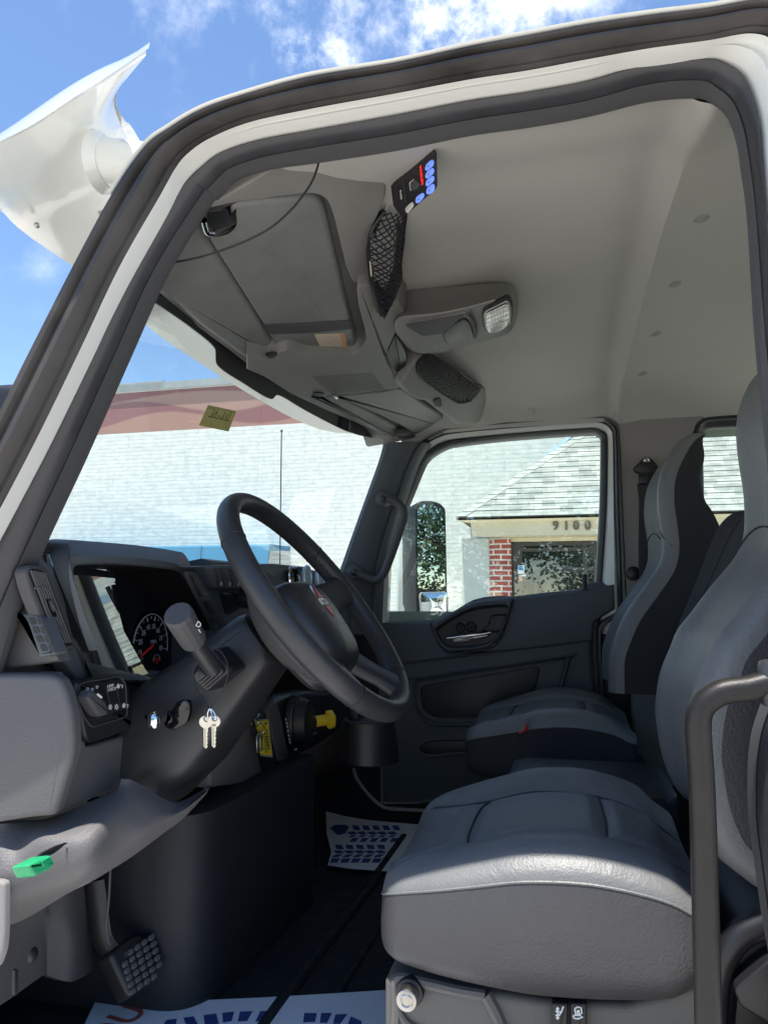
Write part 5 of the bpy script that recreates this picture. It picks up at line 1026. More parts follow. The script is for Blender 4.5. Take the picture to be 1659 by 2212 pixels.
m = MB(); a = on1(('X', -.69), 'r4', 575, 428); b = on1(('X', -.66), 'r4', 700, 410); ax = (b - a).normalized(); m.cyl(a - ax * .02, a, .021, BLACK, 20, bev=.003); m.cyl(a, b, .0155, YEL, 20, bev=.002)
hexp = on((b, ax), fil(T('r4', (688, 334), (712, 330), (744, 390), (742, 470), (724, 490), (700, 470), (686, 400)), 3, 3)); m.plate([p + ax * .012 for p in hexp], -ax, .016, YEL, .003); pb_k = m.build('brake_knob', vp, label='yellow parking brake knob')
m = MB()
for k, (x, y, l) in enumerate(((345, 398, 16), (352, 430, 18), (358, 462, 16), (364, 496, 18), (370, 535, 16), (376, 566, 16), (380, 596, 14))): m.tube(on(('X', -.713), T('r4', (x, y), (x + 4, y + l))), .0012, MARK, 5)
m.tube(on(('X', -.70), T('r4', (440, 348), (575, 296))), .002, TRIM, 6); m.tube(on(('X', -.70), T('r4', (360, 806), (520, 704), (640, 620), (740, 540))), .0018, TRIM, 6, res=14)
for k in range(4): m.dome(on1(('X', -.70), 'r4', 440 + k * 38, 264 - k * 16), (1, 0, .3), .0045, .003, TRIM, 10, 3)
m.plate(on(('X', -.70), T('r4', (420, 655), (446, 652), (432, 670))), (-1, 0, 0), .003, MARK); m.plate(on(('X', -.705), fil(T('r4', (480, 575), (610, 505), (622, 530), (490, 604)), 5, 3)), (-1, 0, 0), .006, TRIM, .003); m.build('panel_marking', vp)
m = MB(); c0 = on1(('Y', 1.98), 'r4', 1040, 402); c1 = on1(('Y', 1.98), 'r4', 1055, 748)
m.rings([[lerp(c0, c1, t) + V((math.cos(a) * r_, math.sin(a) * r_, 0)) for a in [2 * math.pi * j / 28 for j in range(28)]] for t, r_ in ((.06, .055), (0, .06), (.0, .066), (.03, .070), (.45, .074), (1, .078))], BLACK); m.box(on1(('Y', 1.99), 'r4', 1215, 500), (.03, .03, .06), DASH, .006)
m.box(on1(('Y', 2.0), 'r4', 930, 470), (.03, .04, .10), BLACK, .006); m.build('cup_holder', db)
m = MB(); m.tube(on(('Y', 2.55), T('r4', (915, 820), (940, 900), (1000, 990), (1080, 1080), (1160, 1140), (1240, 1160), (1560, 1176))), .006, PILLAR, 8, res=30); m.build('kick_strip', le)
# ---------------------------------------------------------------- steering column and wheel
WC = V((-.462, 1.38, -.012)); wn = V((.79, 0, .613)).normalized(); we1 = V((0, 1, 0)); we2 = V((-wn.z, 0, wn.x))
WR, wr = .250, .0205
def wp(a, b, c=0): return WC + we1 * a + we2 * b + wn * c
def srect(hw, hh, t, n=40, e=3.6, oy=0, flare=0):
    r_ = []
    for j in range(n):
        a = 2 * math.pi * j / n; c, s = math.cos(a), math.sin(a)
        x = hw * math.copysign(abs(c) ** (2 / e), c); y = hh * math.copysign(abs(s) ** (2 / e), s)
        r_.append(wp(x * (1 + flare * (y / hh)), y + oy, -t))
    return r_
m = MB()
m.rings([srect(*a) for a in ((.055, .045, .115, 40, 3, .01), (.070, .056, .118, 40, 3.2, .01), (.076, .061, .13, 40, 4.5, .008), (.082, .067, .17, 40, 5, .004), (.09, .076, .22, 40, 5, -.002), (.098, .087, .28, 40, 4.5, -.010), (.112, .102, .36, 40, 4, -.018), (.125, .113, .46, 40, 2.8, -.02))], COLUMN)
colm = m.build('steering_column', truck, label='black steering column cover')
m = MB(); seam = [r[19] for r in [srect(*a) for a in ((.0765, .0615, .13, 40, 4.5, .008), (.0825, .0675, .17, 40, 5, .004), (.0905, .0765, .22, 40, 5, -.002), (.0985, .0875, .28, 40, 4.5, -.010), (.1125, .1025, .36, 40, 4, -.018))]]
m.tube(seam, .0012, BLACK, 5, res=20); m.build('cover_seam', colm)
# stalk
m = MB(); ys = 1.235
base = on(('Y', ys), fil(T('b3', (205, 1175), (330, 1045), (440, 1160), (440, 1190), (300, 1312), (270, 1310)), 6, 3))
cbm = sum(base, V((0, 0, 0))) / len(base); s0 = on1(('Y', 1.19), 'b3', 330, 1160)
m.plate(base, (0, 1, 0), .06, BLACK, .01)
for k in range(5): t = k / 5; m.plate([lerp(cbm, s0, .0) + (p - cbm) * (.92 - .15 * k) + V((0, -.012 * k - .004, 0)) for p in base], (0, 1, 0), .012, COLUMN, .003)
pa_ = on1(('Y', 1.20), 'b3', 330, 1170); pb2_ = on1(('Y', 1.14), 'b3', 205, 985); pc_ = on1(('Y', 1.085), 'b3', 120, 840); d_ = (pc_ - pb2_).normalized()
m.tube([pa_, lerp(pa_, pb2_, .5), pb2_], lambda t: lerp(.0165, .0135, t), COLUMN, 18, res=10)
stk = m.build('signal_stalk', colm)
m = MB()
kb_ = pb2_ - d_ * .012; L_ = (pc_ - kb_).length; up0 = V((0, 0, 1)); sd = d_.cross(up0).normalized(); u2 = sd.cross(d_)
def kring(t, r_): return [kb_ + d_ * L_ * t + (sd * math.cos(a) + u2 * math.sin(a)) * (r_ + (.0006 if (j // 2) % 2 else 0)) for j, a in enumerate([2 * math.pi * j / 56 for j in range(56)])]
m.rings([kring(0, .016), kring(.03, .0205), kring(.1, .0215), kring(.9, .0235), kring(.97, .0228), kring(1.0, .021)], TRIM); m.build('stalk_knob', colm)
m = MB(); m.text('D', on1(('Y', 1.095), 'b3', 245, 908), (.6, .3, -.5), (.4, .2, .8), .012, MARK, .0002); m.tube(on(('Y', 1.09), T('b3', (245, 935), (258, 955))), .0008, MARK, 4); m.build('stalk_marking', colm)
m = MB(); c = on1(('Y', 1.22), 'b2', 1308, 1575); m.cyl(c + V((-.03, .03, 0)), c, .009, CHROME, 14); m.rings([[c + V((0, -.004, 0)) + V((.0125 * math.sin(b) * math.cos(a), .0125 * math.sin(b) * math.sin(a), .017 * math.cos(b))) for a in [2 * math.pi * j / 18 for j in range(18)]] for b in [math.pi * k / 12 for k in range(13)]], CHROME); m.build('tilt_knob', colm, label='chrome ball knob')
m = MB(); m.plate(on(('Y', 1.232), fil(T('b2', (1385, 1505), (1450, 1490), (1480, 1420), (1540, 1400), (1590, 1410), (1600, 1500), (1570, 1600), (1450, 1668), (1390, 1640), (1370, 1600), (1440, 1560)), 8, 3)), (0, 1, 0), .01, GLOSSB, .003); m.build('key_recess', colm)
# wheel
m = MB(); pts = [wp(math.cos(a) * WR, math.sin(a) * WR) for a in [2 * math.pi * j / 96 for j in range(96)]]
rs = []
for j in range(96):
    a = 2 * math.pi * j / 96; rd = we1 * math.cos(a) + we2 * math.sin(a); w_ = .0018 * (1 if 20 < (j % 48) < 30 and j % 2 else 0)
    rs.append([WC + rd * WR + (rd * math.cos(b) * (wr * .93 - (w_ if math.cos(b) < 0 else 0)) + wn * math.sin(b) * wr * 1.08) for b in [2 * math.pi * k / 20 for k in range(20)]])
m.rings(rs, WHEEL, loop=True); sw_ = m.build('steering_wheel', truck, label='black leather steering wheel')
m = MB()
for a in (math.pi * .82, math.pi * 1.28, math.pi * .18, math.pi * 1.72):                 # leather joints and stitches
    rd = we1 * math.cos(a) + we2 * math.sin(a); m.tube([WC + rd * WR + rd * math.cos(b) * wr * .95 + wn * math.sin(b) * wr * 1.1 for b in [2 * math.pi * k / 24 for k in range(24)]], .0009, BLACK, 5, closed=True)
for j in range(150):
    a = 2 * math.pi * j / 150; rd = we1 * math.cos(a) + we2 * math.sin(a); tg = we2 * math.cos(a) - we1 * math.sin(a); p = WC + rd * (WR - wr * .93) + wn * .002
    m.tube([p + tg * .003 + wn * .004, p - tg * .003 - wn * .004], .0008, BLACK, 4)
m.build('stitching', sw_)
m = MB()
def hubring(k, c, oy=0): return [WC + we1 * (x * k * 1.06) + we2 * (y * k * 1.06 + oy - .036) + wn * (c - .045) for x, y in hub_o]
hub_o = [(p.x, p.y) for p in cr([V((x, y, 0)) for x, y in ((-.04, .098), (.04, .098), (.085, .085), (.102, .05), (.098, .0), (.085, -.05), (.06, -.088), (.03, -.10), (-.03, -.10), (-.06, -.088), (-.085, -.05), (-.098, .0), (-.102, .05), (-.085, .085))], 56, True)]
m.rings([hubring(.92, -.05), hubring(1.0, -.04), hubring(1.0, -.005), hubring(.985, .012), hubring(.94, .028), hubring(.86, .040), hubring(.72, .048), hubring(.4, .054), hubring(.05, .055)], COLUMN)
m.tube(hubring(1.003, -.004), .0011, BLACK, 5, closed=True); hb = m.build('hub', sw_, label='black centre pad with a red and white diamond emblem')
m = MB(); m.rings([[WC + we1 * math.cos(a) * r_ * 1.02 + we2 * (math.sin(a) * r_ - .012) - wn * t for a in [2 * math.pi * j / 40 for j in range(40)]] for t, r_ in ((.05, .125), (.056, .140), (.064, .142), (.08, .125), (.10, .095), (.11, .07))], TRIM); m.build('back_cover', sw_)
for a, w0, w1 in ((R(172), .052, .034), (R(8), .052, .034), (R(242), .036, .030), (R(298), .036, .030)):
    rd = we1 * math.cos(a) + we2 * math.sin(a); tg = we2 * math.cos(a) - we1 * math.sin(a); rs = []
    for r_, w_, c_, h_ in ((.06, w0, -.045, .022), (.10, w0, -.040, .02), (.15, lerp(w0, w1, .5), -.03, .016), (.20, w1, -.014, .014), (WR - .004, w1 * 1.25, 0, .017)):
        rs.append([WC + rd * r_ + tg * w_ * math.copysign(abs(math.cos(b)) ** .6, math.cos(b)) + wn * (c_ + h_ * math.copysign(abs(math.sin(b)) ** .7, math.sin(b))) for b in [2 * math.pi * k / 20 for k in range(20)]])
    m = MB(); m.rings(rs, WHEEL); m.build('spoke', sw_)
def hp_(x, y): return wp(x, y - .03, .052)
m = MB(); m.plate([wp(x, y - .036, .0095) for x, y in ((0, .072), (.024, .030), (0, -.012), (-.024, .030))], -wn, .004, CHROME, .0012)
for pts in (((0, .066), (.014, .041), (-.014, .041)), ((-.014, .019), (.014, .019), (0, -.006))): m.plate([wp(x, y - .036, .0112) for x, y in pts], -wn, .002, RED)
m.plate([wp(x, y - .036, .0112) for x, y in ((-.019, .036), (.019, .036), (.019, .024), (-.019, .024))], -wn, .002, MARK)
m.plate([wp(x, y - .036, .0116) for x, y in ((-.011, .0325), (.011, .0325), (.011, .0275), (-.011, .0275))], -wn, .0015, RED); m.build('emblem', hb) if False else m.build('emblem', sw_)
m = MB()
for sx in (1,):
    for k in range(4): m.box(wp(sx * (.115 + .0 * k), .028 - k * .018, -.025), (.004, .028, .012), BLACK, .002)
    m.tube([wp(sx * .112, .045, -.024), wp(sx * .116, .0, -.022), wp(sx * .105, -.05, -.024)], .0018, STEEL, 6)
    for k in range(3): m.tube([wp(sx * .114, .03 - k * .022, -.02), wp(sx * .14, .027 - k * .022, -.02)], .0013, STEEL, 5)
m.build('wheel_button', sw_)
m = MB(); m.text('J', wp(.048, -.06, .002), we1, we2, .014, TRIM, .0002); m.build('horn_marking', sw_)
m = MB(); m.plate([p - wn * .0 for p in on(('Y', 1.245), fil(T('b3', (745, 1070), (790, 1045), (800, 1060), (960, 1215), (940, 1215), (760, 1085)), 4, 3))], (0, 1, 0), .004, BLACK, .001)
# ---------------------------------------------------------------- pedals
m = MB(); pq = on((V((-.78, 1.27, -.70)), V((.80, -.25, .55)).normalized()), fil(T('r7', (1025, 990), (1080, 925), (1260, 795), (1310, 788), (1345, 830), (1440, 960), (1475, 1100), (1470, 1180), (1320, 1320), (1235, 1385), (1205, 1370), (1120, 1190)), 10, 4))
pn = V((.80, -.25, .55)).normalized(); m.plate(pq, -pn, .035, BLACK, .008); bp_ = m.build('brake_pedal', truck, label='black rubber brake pedal with square tread')
m = MB(); PPL = (V((-.78, 1.27, -.70)) + pn * .003, pn)
for i in range(5):
    for j in range(6):
        x = 1135 + i * 66 + j * 18 - 10; y = 1000 - i * 46 + j * 64
        if i == 0 and j == 0 or (i == 4 and j > 4): continue
        m.plate(on(PPL, fil(T('r7', (x, y), (x + 54, y - 38), (x + 72, y + 16), (x + 18, y + 54)), 6, 3)), -pn, .006, TRIM, .0022)
m.build('tread', bp_)
m = MB(); m.tube(on(('Y', 1.30), T('r7', (880, 300), (920, 600), (960, 850), (1060, 1000), (1160, 1080))), .022, BLACK, 8, res=24, sq=.35); m.tube(on(('Y', 1.275), T('r7', (1034, 200), (1020, 480), (996, 700), (1008, 830), (1030, 900))), .0022, TRIM, 6, res=20); m.build('pedal_arm', bp_)
m = MB(); pn2 = V((.75, -.1, .65)).normalized(); PP2 = (V((-.80, 1.36, -.70)), pn2); m.plate(on(PP2, fil(T('r7', (1290, 720), (1420, 660), (1640, 850), (1650, 900), (1560, 1005), (1520, 990)), 8, 3)), -pn2, .02, BLACK, .005)
for k in range(6): a, b = on((PP2[0] + pn2 * .001, pn2), T('r7', (1330 + k * 14, 730 - k * 9), (1545 + k * 16, 950 - k * 18))); m.tube([a, b], .003, TRIM, 5)
m.build('accelerator_pedal', truck)
# ================================================================== seats
def cushion_ring(s):
    """outline (y, z) of the seat cushion at s from front (0) to back (1); y<0 is the door side"""
    base = [(-.275, -.445), (-.262, -.422), (-.235, -.402), (-.195, -.398), (-.15, -.411), (-.07, -.419), (0, -.421), (.07, -.419), (.15, -.409), (.195, -.392), (.235, -.388), (.262, -.405), (.275, -.445),
            (.287, -.53), (.272, -.60), (.2, -.632), (0, -.634), (-.2, -.632), (-.272, -.60), (-.287, -.53)]
    xs = [0, .03, .08, .16, .28, .45, .65, .85, 1]
    dt = tab(s, xs, [.100, .084, .070, .054, .034, .010, .004, .032, .075]); dbm = tab(s, xs, [.030, .024, .018, .012, .006, 0, .004, .018, .05]); wf = tab(s, xs, [.78, .86, .91, .955, .985, 1, 1, .985, .94])
    zt, zb = -.39, -.634
    r = []
    for y, z in base:
        t = (z - zb) / (zt - zb); r.append(V((0, y * wf, (zb + dbm) + t * ((zt - dt) - (zb + dbm)))))
    return r
CX = [-.303, -.299, -.288, -.268, -.242, -.198, -.138, -.066, .02, .09, .14, .172, .192, .202]
CSS = [0, .012, .035, .07, .12, .2, .32, .45, .6, .74, .86, .95, .99, 1]
SHR = [.86, .93, .975, 1, 1, 1, 1, 1, 1, 1, 1, 1, .97, .90]
def cushion_pt(sx, k):        # k = 0..1 along the top outline, door side to far side
    pass
SEATP = mat('black_side_shaded', (.034, .034, .037), .85, .25, grain=(800, .4))  # black sides of the far seat, the deep cab's shade put into the colour
NR = 160
def make_seat(name, ox, oy, oz, lab, SEATB=SEATB):
    o = V((ox, oy, oz)); rings = []
    for x, s_, sh_ in zip(CX, CSS, SHR):
        r = cr(cushion_ring(s_), NR, True); c = sum(r, V((0, 0, 0))) / len(r)
        rings.append([o + V((x, 0, 0)) + c + (p - c) * sh_ for p in r])
    cols_ = [crs([r[j] for r in rings], 6) for j in range(NR)]; rings = [[c[i] for c in cols_] for i in range(len(cols_[0]))]; XS = [p.x for p in crs([V((x, 0, 0)) for x in CX], 6)]
    # split: the top cover and the darker side skirt
    base = cushion_ring(.5); fine = cr(base, NR, True)
    i0 = 0; i1 = min(range(NR), key=lambda i: (fine[i] - base[12]).length)
    top = [r[i0:i1 + 1] for r in rings]; sid = [r[i1:] + [r[0]] for r in rings]
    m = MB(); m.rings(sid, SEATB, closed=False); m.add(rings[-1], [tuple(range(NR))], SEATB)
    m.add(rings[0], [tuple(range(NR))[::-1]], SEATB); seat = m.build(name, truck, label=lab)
    # seams: piping at the edge and the sewn lines of the cover
    m = MB(); m.tube([r[0] + V((0, 0, .001)) for r in rings[1:-1]], .0022, SEAT, 6, res=50); m.build('piping', seat); m = MB(); m.tube([r[i1] for r in rings[1:-1]], .0022, SEAT, 6, res=50); m.build('piping', seat)
    def on_top(x, k):
        for a in range(len(XS) - 1):
            if XS[a] <= x <= XS[a + 1]: break
        t = (x - XS[a]) / (XS[a + 1] - XS[a]); kk = k * i1; b = min(int(kk), i1 - 1); u = kk - b
        return lerp(lerp(rings[a][b], rings[a][b + 1], u), lerp(rings[a + 1][b], rings[a + 1][b + 1], u), t)
    m = MB(); SP = []
    for ln in ([(-.275, .16), (-.215, .235), (-.155, .27), (-.05, .285), (.1, .29), (.2, .29)], [(-.275, .84), (-.215, .765), (-.155, .73), (-.05, .715), (.1, .71), (.2, .71)], [(-.155, .27), (-.172, .33), (-.177, .5), (-.172, .67), (-.155, .73)], [(.06, .287), (.065, .5), (.06, .713)]):
        P = cr([on_top(x, k) for x, k in ln], 60); SP += P; m.tube([p + V((0, 0, -.0052)) for p in P], .0024, SEAM, 6)
    for r in rings[1:-1]:                        # the cover is drawn down along its sewn lines
        for k in range(i1 + 1):
            d = min(((r[k] - p).length_squared for p in SP)) ** .5
            if d < .05: r[k] = r[k] + V((0, 0, -.0075 * math.exp(-(d / .011) ** 2) + .003 * math.exp(-((d - .026) / .014) ** 2)))
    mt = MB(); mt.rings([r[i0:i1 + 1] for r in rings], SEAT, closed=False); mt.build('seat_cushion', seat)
    m.build('seam', seat)
    return seat, o
dseat, DO = make_seat('driver_seat', 0, 1.445, .03, 'grey vinyl driver seat with black sides')
# backrest: profile in side view, traced on the far edge, swept across the seat
def make_back(seat, far_px, Yf, Yn, thick, wf=1.0, oy=0, flat=.5):
    P = cr(far_px, 60); n = len(P)
    yc = (Yf + Yn) / 2; hw = abs(Yf - Yn) / 2
    front, shell = [], []
    for i, p in enumerate(P):
        t = i / (n - 1); tg = (P[min(i + 1, n - 1)] - P[max(i - 1, 0)]); tg.y = 0; tg.normalize(); nb = V((tg.z, 0, -tg.x)).lerp(V((1, 0, -.12)), max(0, min(1, (i / (n - 1) - .78) / .17))).normalized()
        w = 1.0; th = thick * tab(t, [0, .3, .55, .75, .9, 1], [.85, 1, .85, .62, .48, .2])
        ring = []
        for y, d in ((-1.0, .16), (-.985, .07), (-.93, .02), (-.80, -.004), (-.55, .02), (-.3, .032), (0, .036), (.3, .032), (.55, .02), (.80, -.004), (.93, .008), (.985, .05), (1.0, .12)):
            ring.append(V((p.x, yc + hw * w * y, p.z)) + nb * (d * .55 if abs(y) < .9 else d * .26))
        front.append(cr(ring, 40))
        bk = [ring[-1]] + [V((p.x, yc + hw * w * y, p.z)) + nb * th * d for y, d in ((1.0, .72), (.93, .95), (.6, 1.05), (0, 1.08), (-.6, 1.05), (-.93, .95), (-1.0, .72))] + [ring[0]]
        shell.append(cr(bk, 30))
    return front, shell, P
def finish_back(seat, front, shell, nm='backrest', SEATB=SEATB):
    m = MB(); m.rings(front, SEAT, closed=False); b = m.build(nm, seat)
    m = MB(); m.rings(shell, SEATB, closed=False)
    for k in (0, -1): m.add(front[k] + shell[k][1:-1], [tuple(range(len(front[k]) + len(shell[k]) - 2))], SEATB)
    m.build('back_shell', seat); return b
far = on(('Y', 1.65), T('r2', (300, 990), (222, 932), (150, 872), (92, 765), (55, 650), (38, 550), (25, 440), (30, 350), (45, 250), (66, 180), (105, 90), (146, -10)) + T('r1', (950, 1900), (1100, 1700), (1250, 1525), (1330, 1400), (1362, 1280), (1368, 1150), (1362, 1000), (1345, 870), (1318, 700), (1304, 560), (1304, 440), (1320, 320), (1360, 200), (1420, 80), (1500, 10), (1620, -40)))
f1, s1, Pp = make_back(dseat, far, 1.65, 1.20, .13); finish_back(dseat, f1, s1)
def back_seams(seat, front, lines):
    m = MB()
    for ln in lines:
        pts = []
        for a, b in ln:
            i = a * (len(front) - 1); j = b * 39; i0, j0 = min(int(i), len(front) - 2), min(int(j), 38); u, v = i - i0, j - j0
            pts.append(lerp(lerp(front[i0][j0], front[i0][j0 + 1], v), lerp(front[i0 + 1][j0], front[i0 + 1][j0 + 1], v), u) + V((-.0012, 0, .0003)))
        m.tube(pts, .0018, SEAM, 6, res=44)
    m.build('seam', seat)
bs = [[(.56, .96), (.60, .88), (.63, .78), (.625, .64), (.60, .5), (.625, .36), (.63, .22), (.60, .12), (.56, .04)]]
back_seams(dseat, f1, bs)
pseat, PO = make_seat('passenger_seat', -.002, 2.55, .068, 'grey vinyl passenger seat with black sides', SEATP)
farp = on(('Y', 2.79), T('r1', (250, 2420), (250, 2212), (275, 2100), (360, 1900), (490, 1710), (585, 1570), (614, 1450), (602, 1300), (582, 1150), (588, 1000), (622, 880), (695, 750), (755, 695), (800, 674)))
f2, s2, P2_ = make_back(pseat, farp, 2.79, 2.34, .21)
finish_back(pseat, f2, s2, SEATB=SEATP); back_seams(pseat, f2, bs)
m = MB(); p = on(('Y', 2.255), T('r8', (1060, 915), (1040, 960), (1010, 1000)))
m.plate(on(('Y', 2.25), fil(T('r8', (1052, 935), (1062, 975), (1050, 1002), (1000, 1018), (1004, 1000), (1030, 980)), 3, 3)), (0, 1, 0), .006, RED, .001); m.dome(p[0], (0, -1, 0), .004, .004, STEEL, 10, 3); m.build('red_tab', pseat)
# bench part between the seats
far3 = on(('Y', 2.22), T('r1', (780, 2300), (815, 2120), (900, 1880), (1000, 1640), (1080, 1430), (1150, 1260), (1220, 1165), (1290, 1118), (1370, 1100), (1460, 1110)))
f3, s3, P3_ = make_back(None, [V((p.x, 2.22, p.z)) for p in far3], 2.22, 1.82, .12)
m = MB(); m.rings(f3, FABRIC, closed=False); m.rings(s3, FABRIC, closed=False)
for k in (0, -1): m.add(f3[k] + s3[k][1:-1], [tuple(range(len(f3[k]) + len(s3[k]) - 2))], FABRIC)
mid = m.build('middle_backrest', truck, label='charcoal cloth backrest between the two seats')
m = MB(); m.tube(on(('Y', 1.84), T('r1', (1060, 1760), (1110, 1640), (1180, 1490), (1240, 1350), (1290, 1255), (1350, 1165))), .0016, BLACK, 5, res=40); m.build('stitching', mid)
# seat base
m = MB()
bp0 = T('c6', (45, 1316), (80, 1290), (120, 1285), (350, 1340), (700, 1395), (1060, 1415), (1200, 1380), (1420, 1300), (1480, 1260), (1500, 1700), (45, 1700))
m.plate([V((p.x, p.y, p.z)) for p in on(('Y', 1.215), fil(bp0, [8, 12, 12, 0, 0, 0, 0, 0, 0, 0, 0], 4))], (0, 1, 0), .40, BASE, .012, 4)
sb = m.build('seat_base', dseat, label='grey brown plastic seat base')
m = MB(); m.tube(on(('Y', 1.214), T('c6', (90, 1500), (96, 1400), (92, 1330), (110, 1300), (180, 1312), (350, 1352), (470, 1372))), .008, BASE, 8, res=30); m.tube(on(('Y', 1.214), T('c6', (470, 1368), (510, 1440), (545, 1530), (560, 1600))), .010, BASE, 8, res=16); m.tube(on(('Y', 1.214), T('c6', (100, 1380), (110, 1440), (160, 1500), (300, 1560))), .006, BASE, 8, res=16); m.build('moulded_rib', sb)
c = on1(('Y', 1.20), 'c6', 150, 1366); m = MB(); m.cyl(c + V((0, .02, 0)), c, .022, BLACK, 22, bev=.004); m.cyl(c, c + V((0, -.022, 0)), .0165, STEEL, 20, bev=.003); m.ring(c + V((0, -.022, 0)), (0, -1, 0), .009, .002, STEEL, 16, 6); m.build('seat_knob', sb)
for k, x in enumerate((782, 862)):
    m = MB(); m.plate(on(('Y', 1.198), fil(T('c6', (x - 34, 1405), (x + 34, 1408), (x + 34, 1600), (x - 34, 1600)), 4, 3)), (0, 1, 0), .02, BLACK, .003); sw2 = m.build('seat_switch', sb)
m = MB()
def ln(pts, r_=.0012): m.tube(on(('Y', 1.1965), T('c6', *pts)), r_, MARK, 5)
ln([(798, 1418), (790, 1440), (780, 1456), (764, 1456)]); ln([(764, 1438), (782, 1440), (790, 1446)]); ln([(774, 1425), (774, 1470)]); ln([(768, 1430), (774, 1422), (780, 1430)]); ln([(768, 1464), (774, 1472), (780, 1464)])
ln([(846, 1428), (858, 1420), (872, 1424), (876, 1446), (862, 1452), (850, 1450), (846, 1428)]); ln([(838, 1458), (852, 1454), (868, 1456), (880, 1462), (862, 1470), (842, 1468), (838, 1458)]); m.plate(on(('Y', 1.197), T('c6', (854, 1436), (866, 1434), (866, 1450), (852, 1450))), (0, 1, 0), .001, MARK); m.build('switch_marking', sb)
# seat hinge covers at the back
m = MB()
for k, (x0, y0, x1, y1, r_) in enumerate(((1440, 1260, 1660, 1060, .02), (1470, 1300, 1670, 1130, .02), (1500, 1350, 1700, 1180, .022))):
    m.tube(on(('Y', 1.22 + .03 * k), T('c6', (x0 - 20, 1600), (x0 + 5, y0 + 20), (lerp(x0, x1, .4), lerp(y0, y1, .66)), (x1, y1))), r_, BLACK, 10, res=24)
m.plate(on(('Y', 1.25), T('c6', (1440, 1240), (1560, 1060), (1700, 1000), (1700, 1600), (1450, 1600))), (0, 1, 0), .3, BLACK, .004)
m.plate(on(('Y', 1.19), fil(T('c6', (1515, 1345), (1660, 1225), (1760, 1200), (1760, 1560), (1640, 1480), (1540, 1420)), 12, 4)), (0, 1, 0), .06, BLACK, .004); m.build('hinge_cover', dseat)
# passenger and middle pedestal
m = MB(); m.box((.02, 2.5, -.66), (.46, .40, .28), BLACK, .02); m.build('seat_base', pseat)
m = MB(); m.box((.05, 1.98, -.62), (.40, .36, .36), BLACK, .03); m.build('middle_base', mid)
BARM = mat('bar_black', (.018, .016, .015), .42, .3, grain=(400, .12), var=.15, vscale=30)
# ---- grab bar on the near pillar
m = MB(); P = on(('Y', .97), T('r2', (720, 285), (640, 298), (560, 320), (470, 330), (400, 345), (330, 385), (285, 440), (272, 520), (276, 640), (290, 850), (300, 1100), (308, 1400), (318, 1750), (328, 2150), (338, 2600)))
m.tube(P, .0152, BARM, 16, res=70); m.box(on1(('Y', .972), 'r2', 690, 292), (.03, .03, .055), BULB, .008); m.build('grab_bar', truck, label='black tubular grab bar at the door opening')
# ---- paper mats on the floor
def paper_mat(nm, px, z, lab):
    m = MB(); P = on(('Z', z), px); m.plate(P, (0, 0, -1), .0015, PAPER); r = m.build(nm); tag(r, lab, 'paper mat', 'paper floor mats'); return r
def wavy(n, a, b, amp): return [(lerp(a[0], b[0], i / n), lerp(a[1], b[1], i / n) + amp * math.sin(i * 1.7) * (i % n != 0)) for i in range(n + 1)]
z0 = FLOOR + .012
pm = paper_mat('paper_mat', [(232, 2110), (262, 2124), (298, 2140), (340, 2149), (400, 2157), (450, 2160), (560, 2155), (700, 2147), (829, 2139), (1000, 2132), (1000, 2600), (0, 2600)], z0, 'printed white paper mat on the near floor beside the brake pedal')
def sole(m, c, u, v, L_, W_, z, mm):
    """shoe print: heel and ball tread blocks, u along the foot, v across"""
    n = 7; d = L_ / n
    for i in range(n):
        t = (i + .5) / n; w_ = W_ * (.5 + .10 * math.cos(2 * math.pi * (t - .74))) * (1 if 0 < i < n - 1 else .8); x = L_ * (t - .5)
        if i == 3: continue
        for s_ in (-1, 1):
            def q_(pts): q = [c + u * (x + a_ * d) + v * (s_ * b_ * w_) for a_, b_ in pts]; m.plate(q if s_ > 0 else q[::-1], (0, 0, -1), .0008, mm)
            q_([(-.34, .62), (.30, .62), (.44, 1.0), (-.20, 1.0)]); q_([(-.46, .10), (-.10, .10), (.34, .46), (-.02, .46)])
m = MB(); zz_ = z0 + .0012
def blocks(m, z, quads, mm):
    for q in quads: m.plate(on(('Z', z), T('c5', *q)), (0, 0, -1), .0008, mm)
bl = [[(690, 1492), (700, 1476), (745, 1470), (738, 1500)], [(772, 1466), (815, 1460), (836, 1500), (790, 1506)], [(857, 1455), (910, 1448), (920, 1490), (862, 1495)], [(935, 1445), (985, 1440), (975, 1478), (938, 1485)], [(1010, 1440), (1062, 1438), (1040, 1478), (1000, 1480)], [(1095, 1438), (1158, 1436), (1110, 1478), (1075, 1480)],
      [(1280, 1446), (1332, 1446), (1325, 1482), (1275, 1484)], [(1350, 1446), (1395, 1446), (1375, 1486), (1345, 1486)], [(1410, 1452), (1460, 1450), (1430, 1490), (1400, 1490)], [(1475, 1460), (1520, 1480), (1520, 1505), (1460, 1500)]]
for b_ in (bl[:6], bl[6:]):
    m = MB(); blocks(m, zz_, b_, NAVY); blocks(m, zz_, [[(x + 20, y + 64) for x, y in q] for q in b_], NAVY); blocks(m, zz_, [[(x + 4, y + 130) for x, y in q] for q in b_], NAVY); m.build('shoe_print', pm)
m = MB(); o_ = on(('Z', zz_), T('r7', (1205, 1552)))[0]; up_d = (on(('Z', zz_), T('r7', (1310, 1580)))[0] - on(('Z', zz_), T('r7', (1105, 1520)))[0]).normalized(); xd_ = V((up_d.y, -up_d.x, 0)); xd_ = xd_ if xd_.y > 0 else -xd_
if xd_.cross(up_d).z < 0: up_d = -up_d
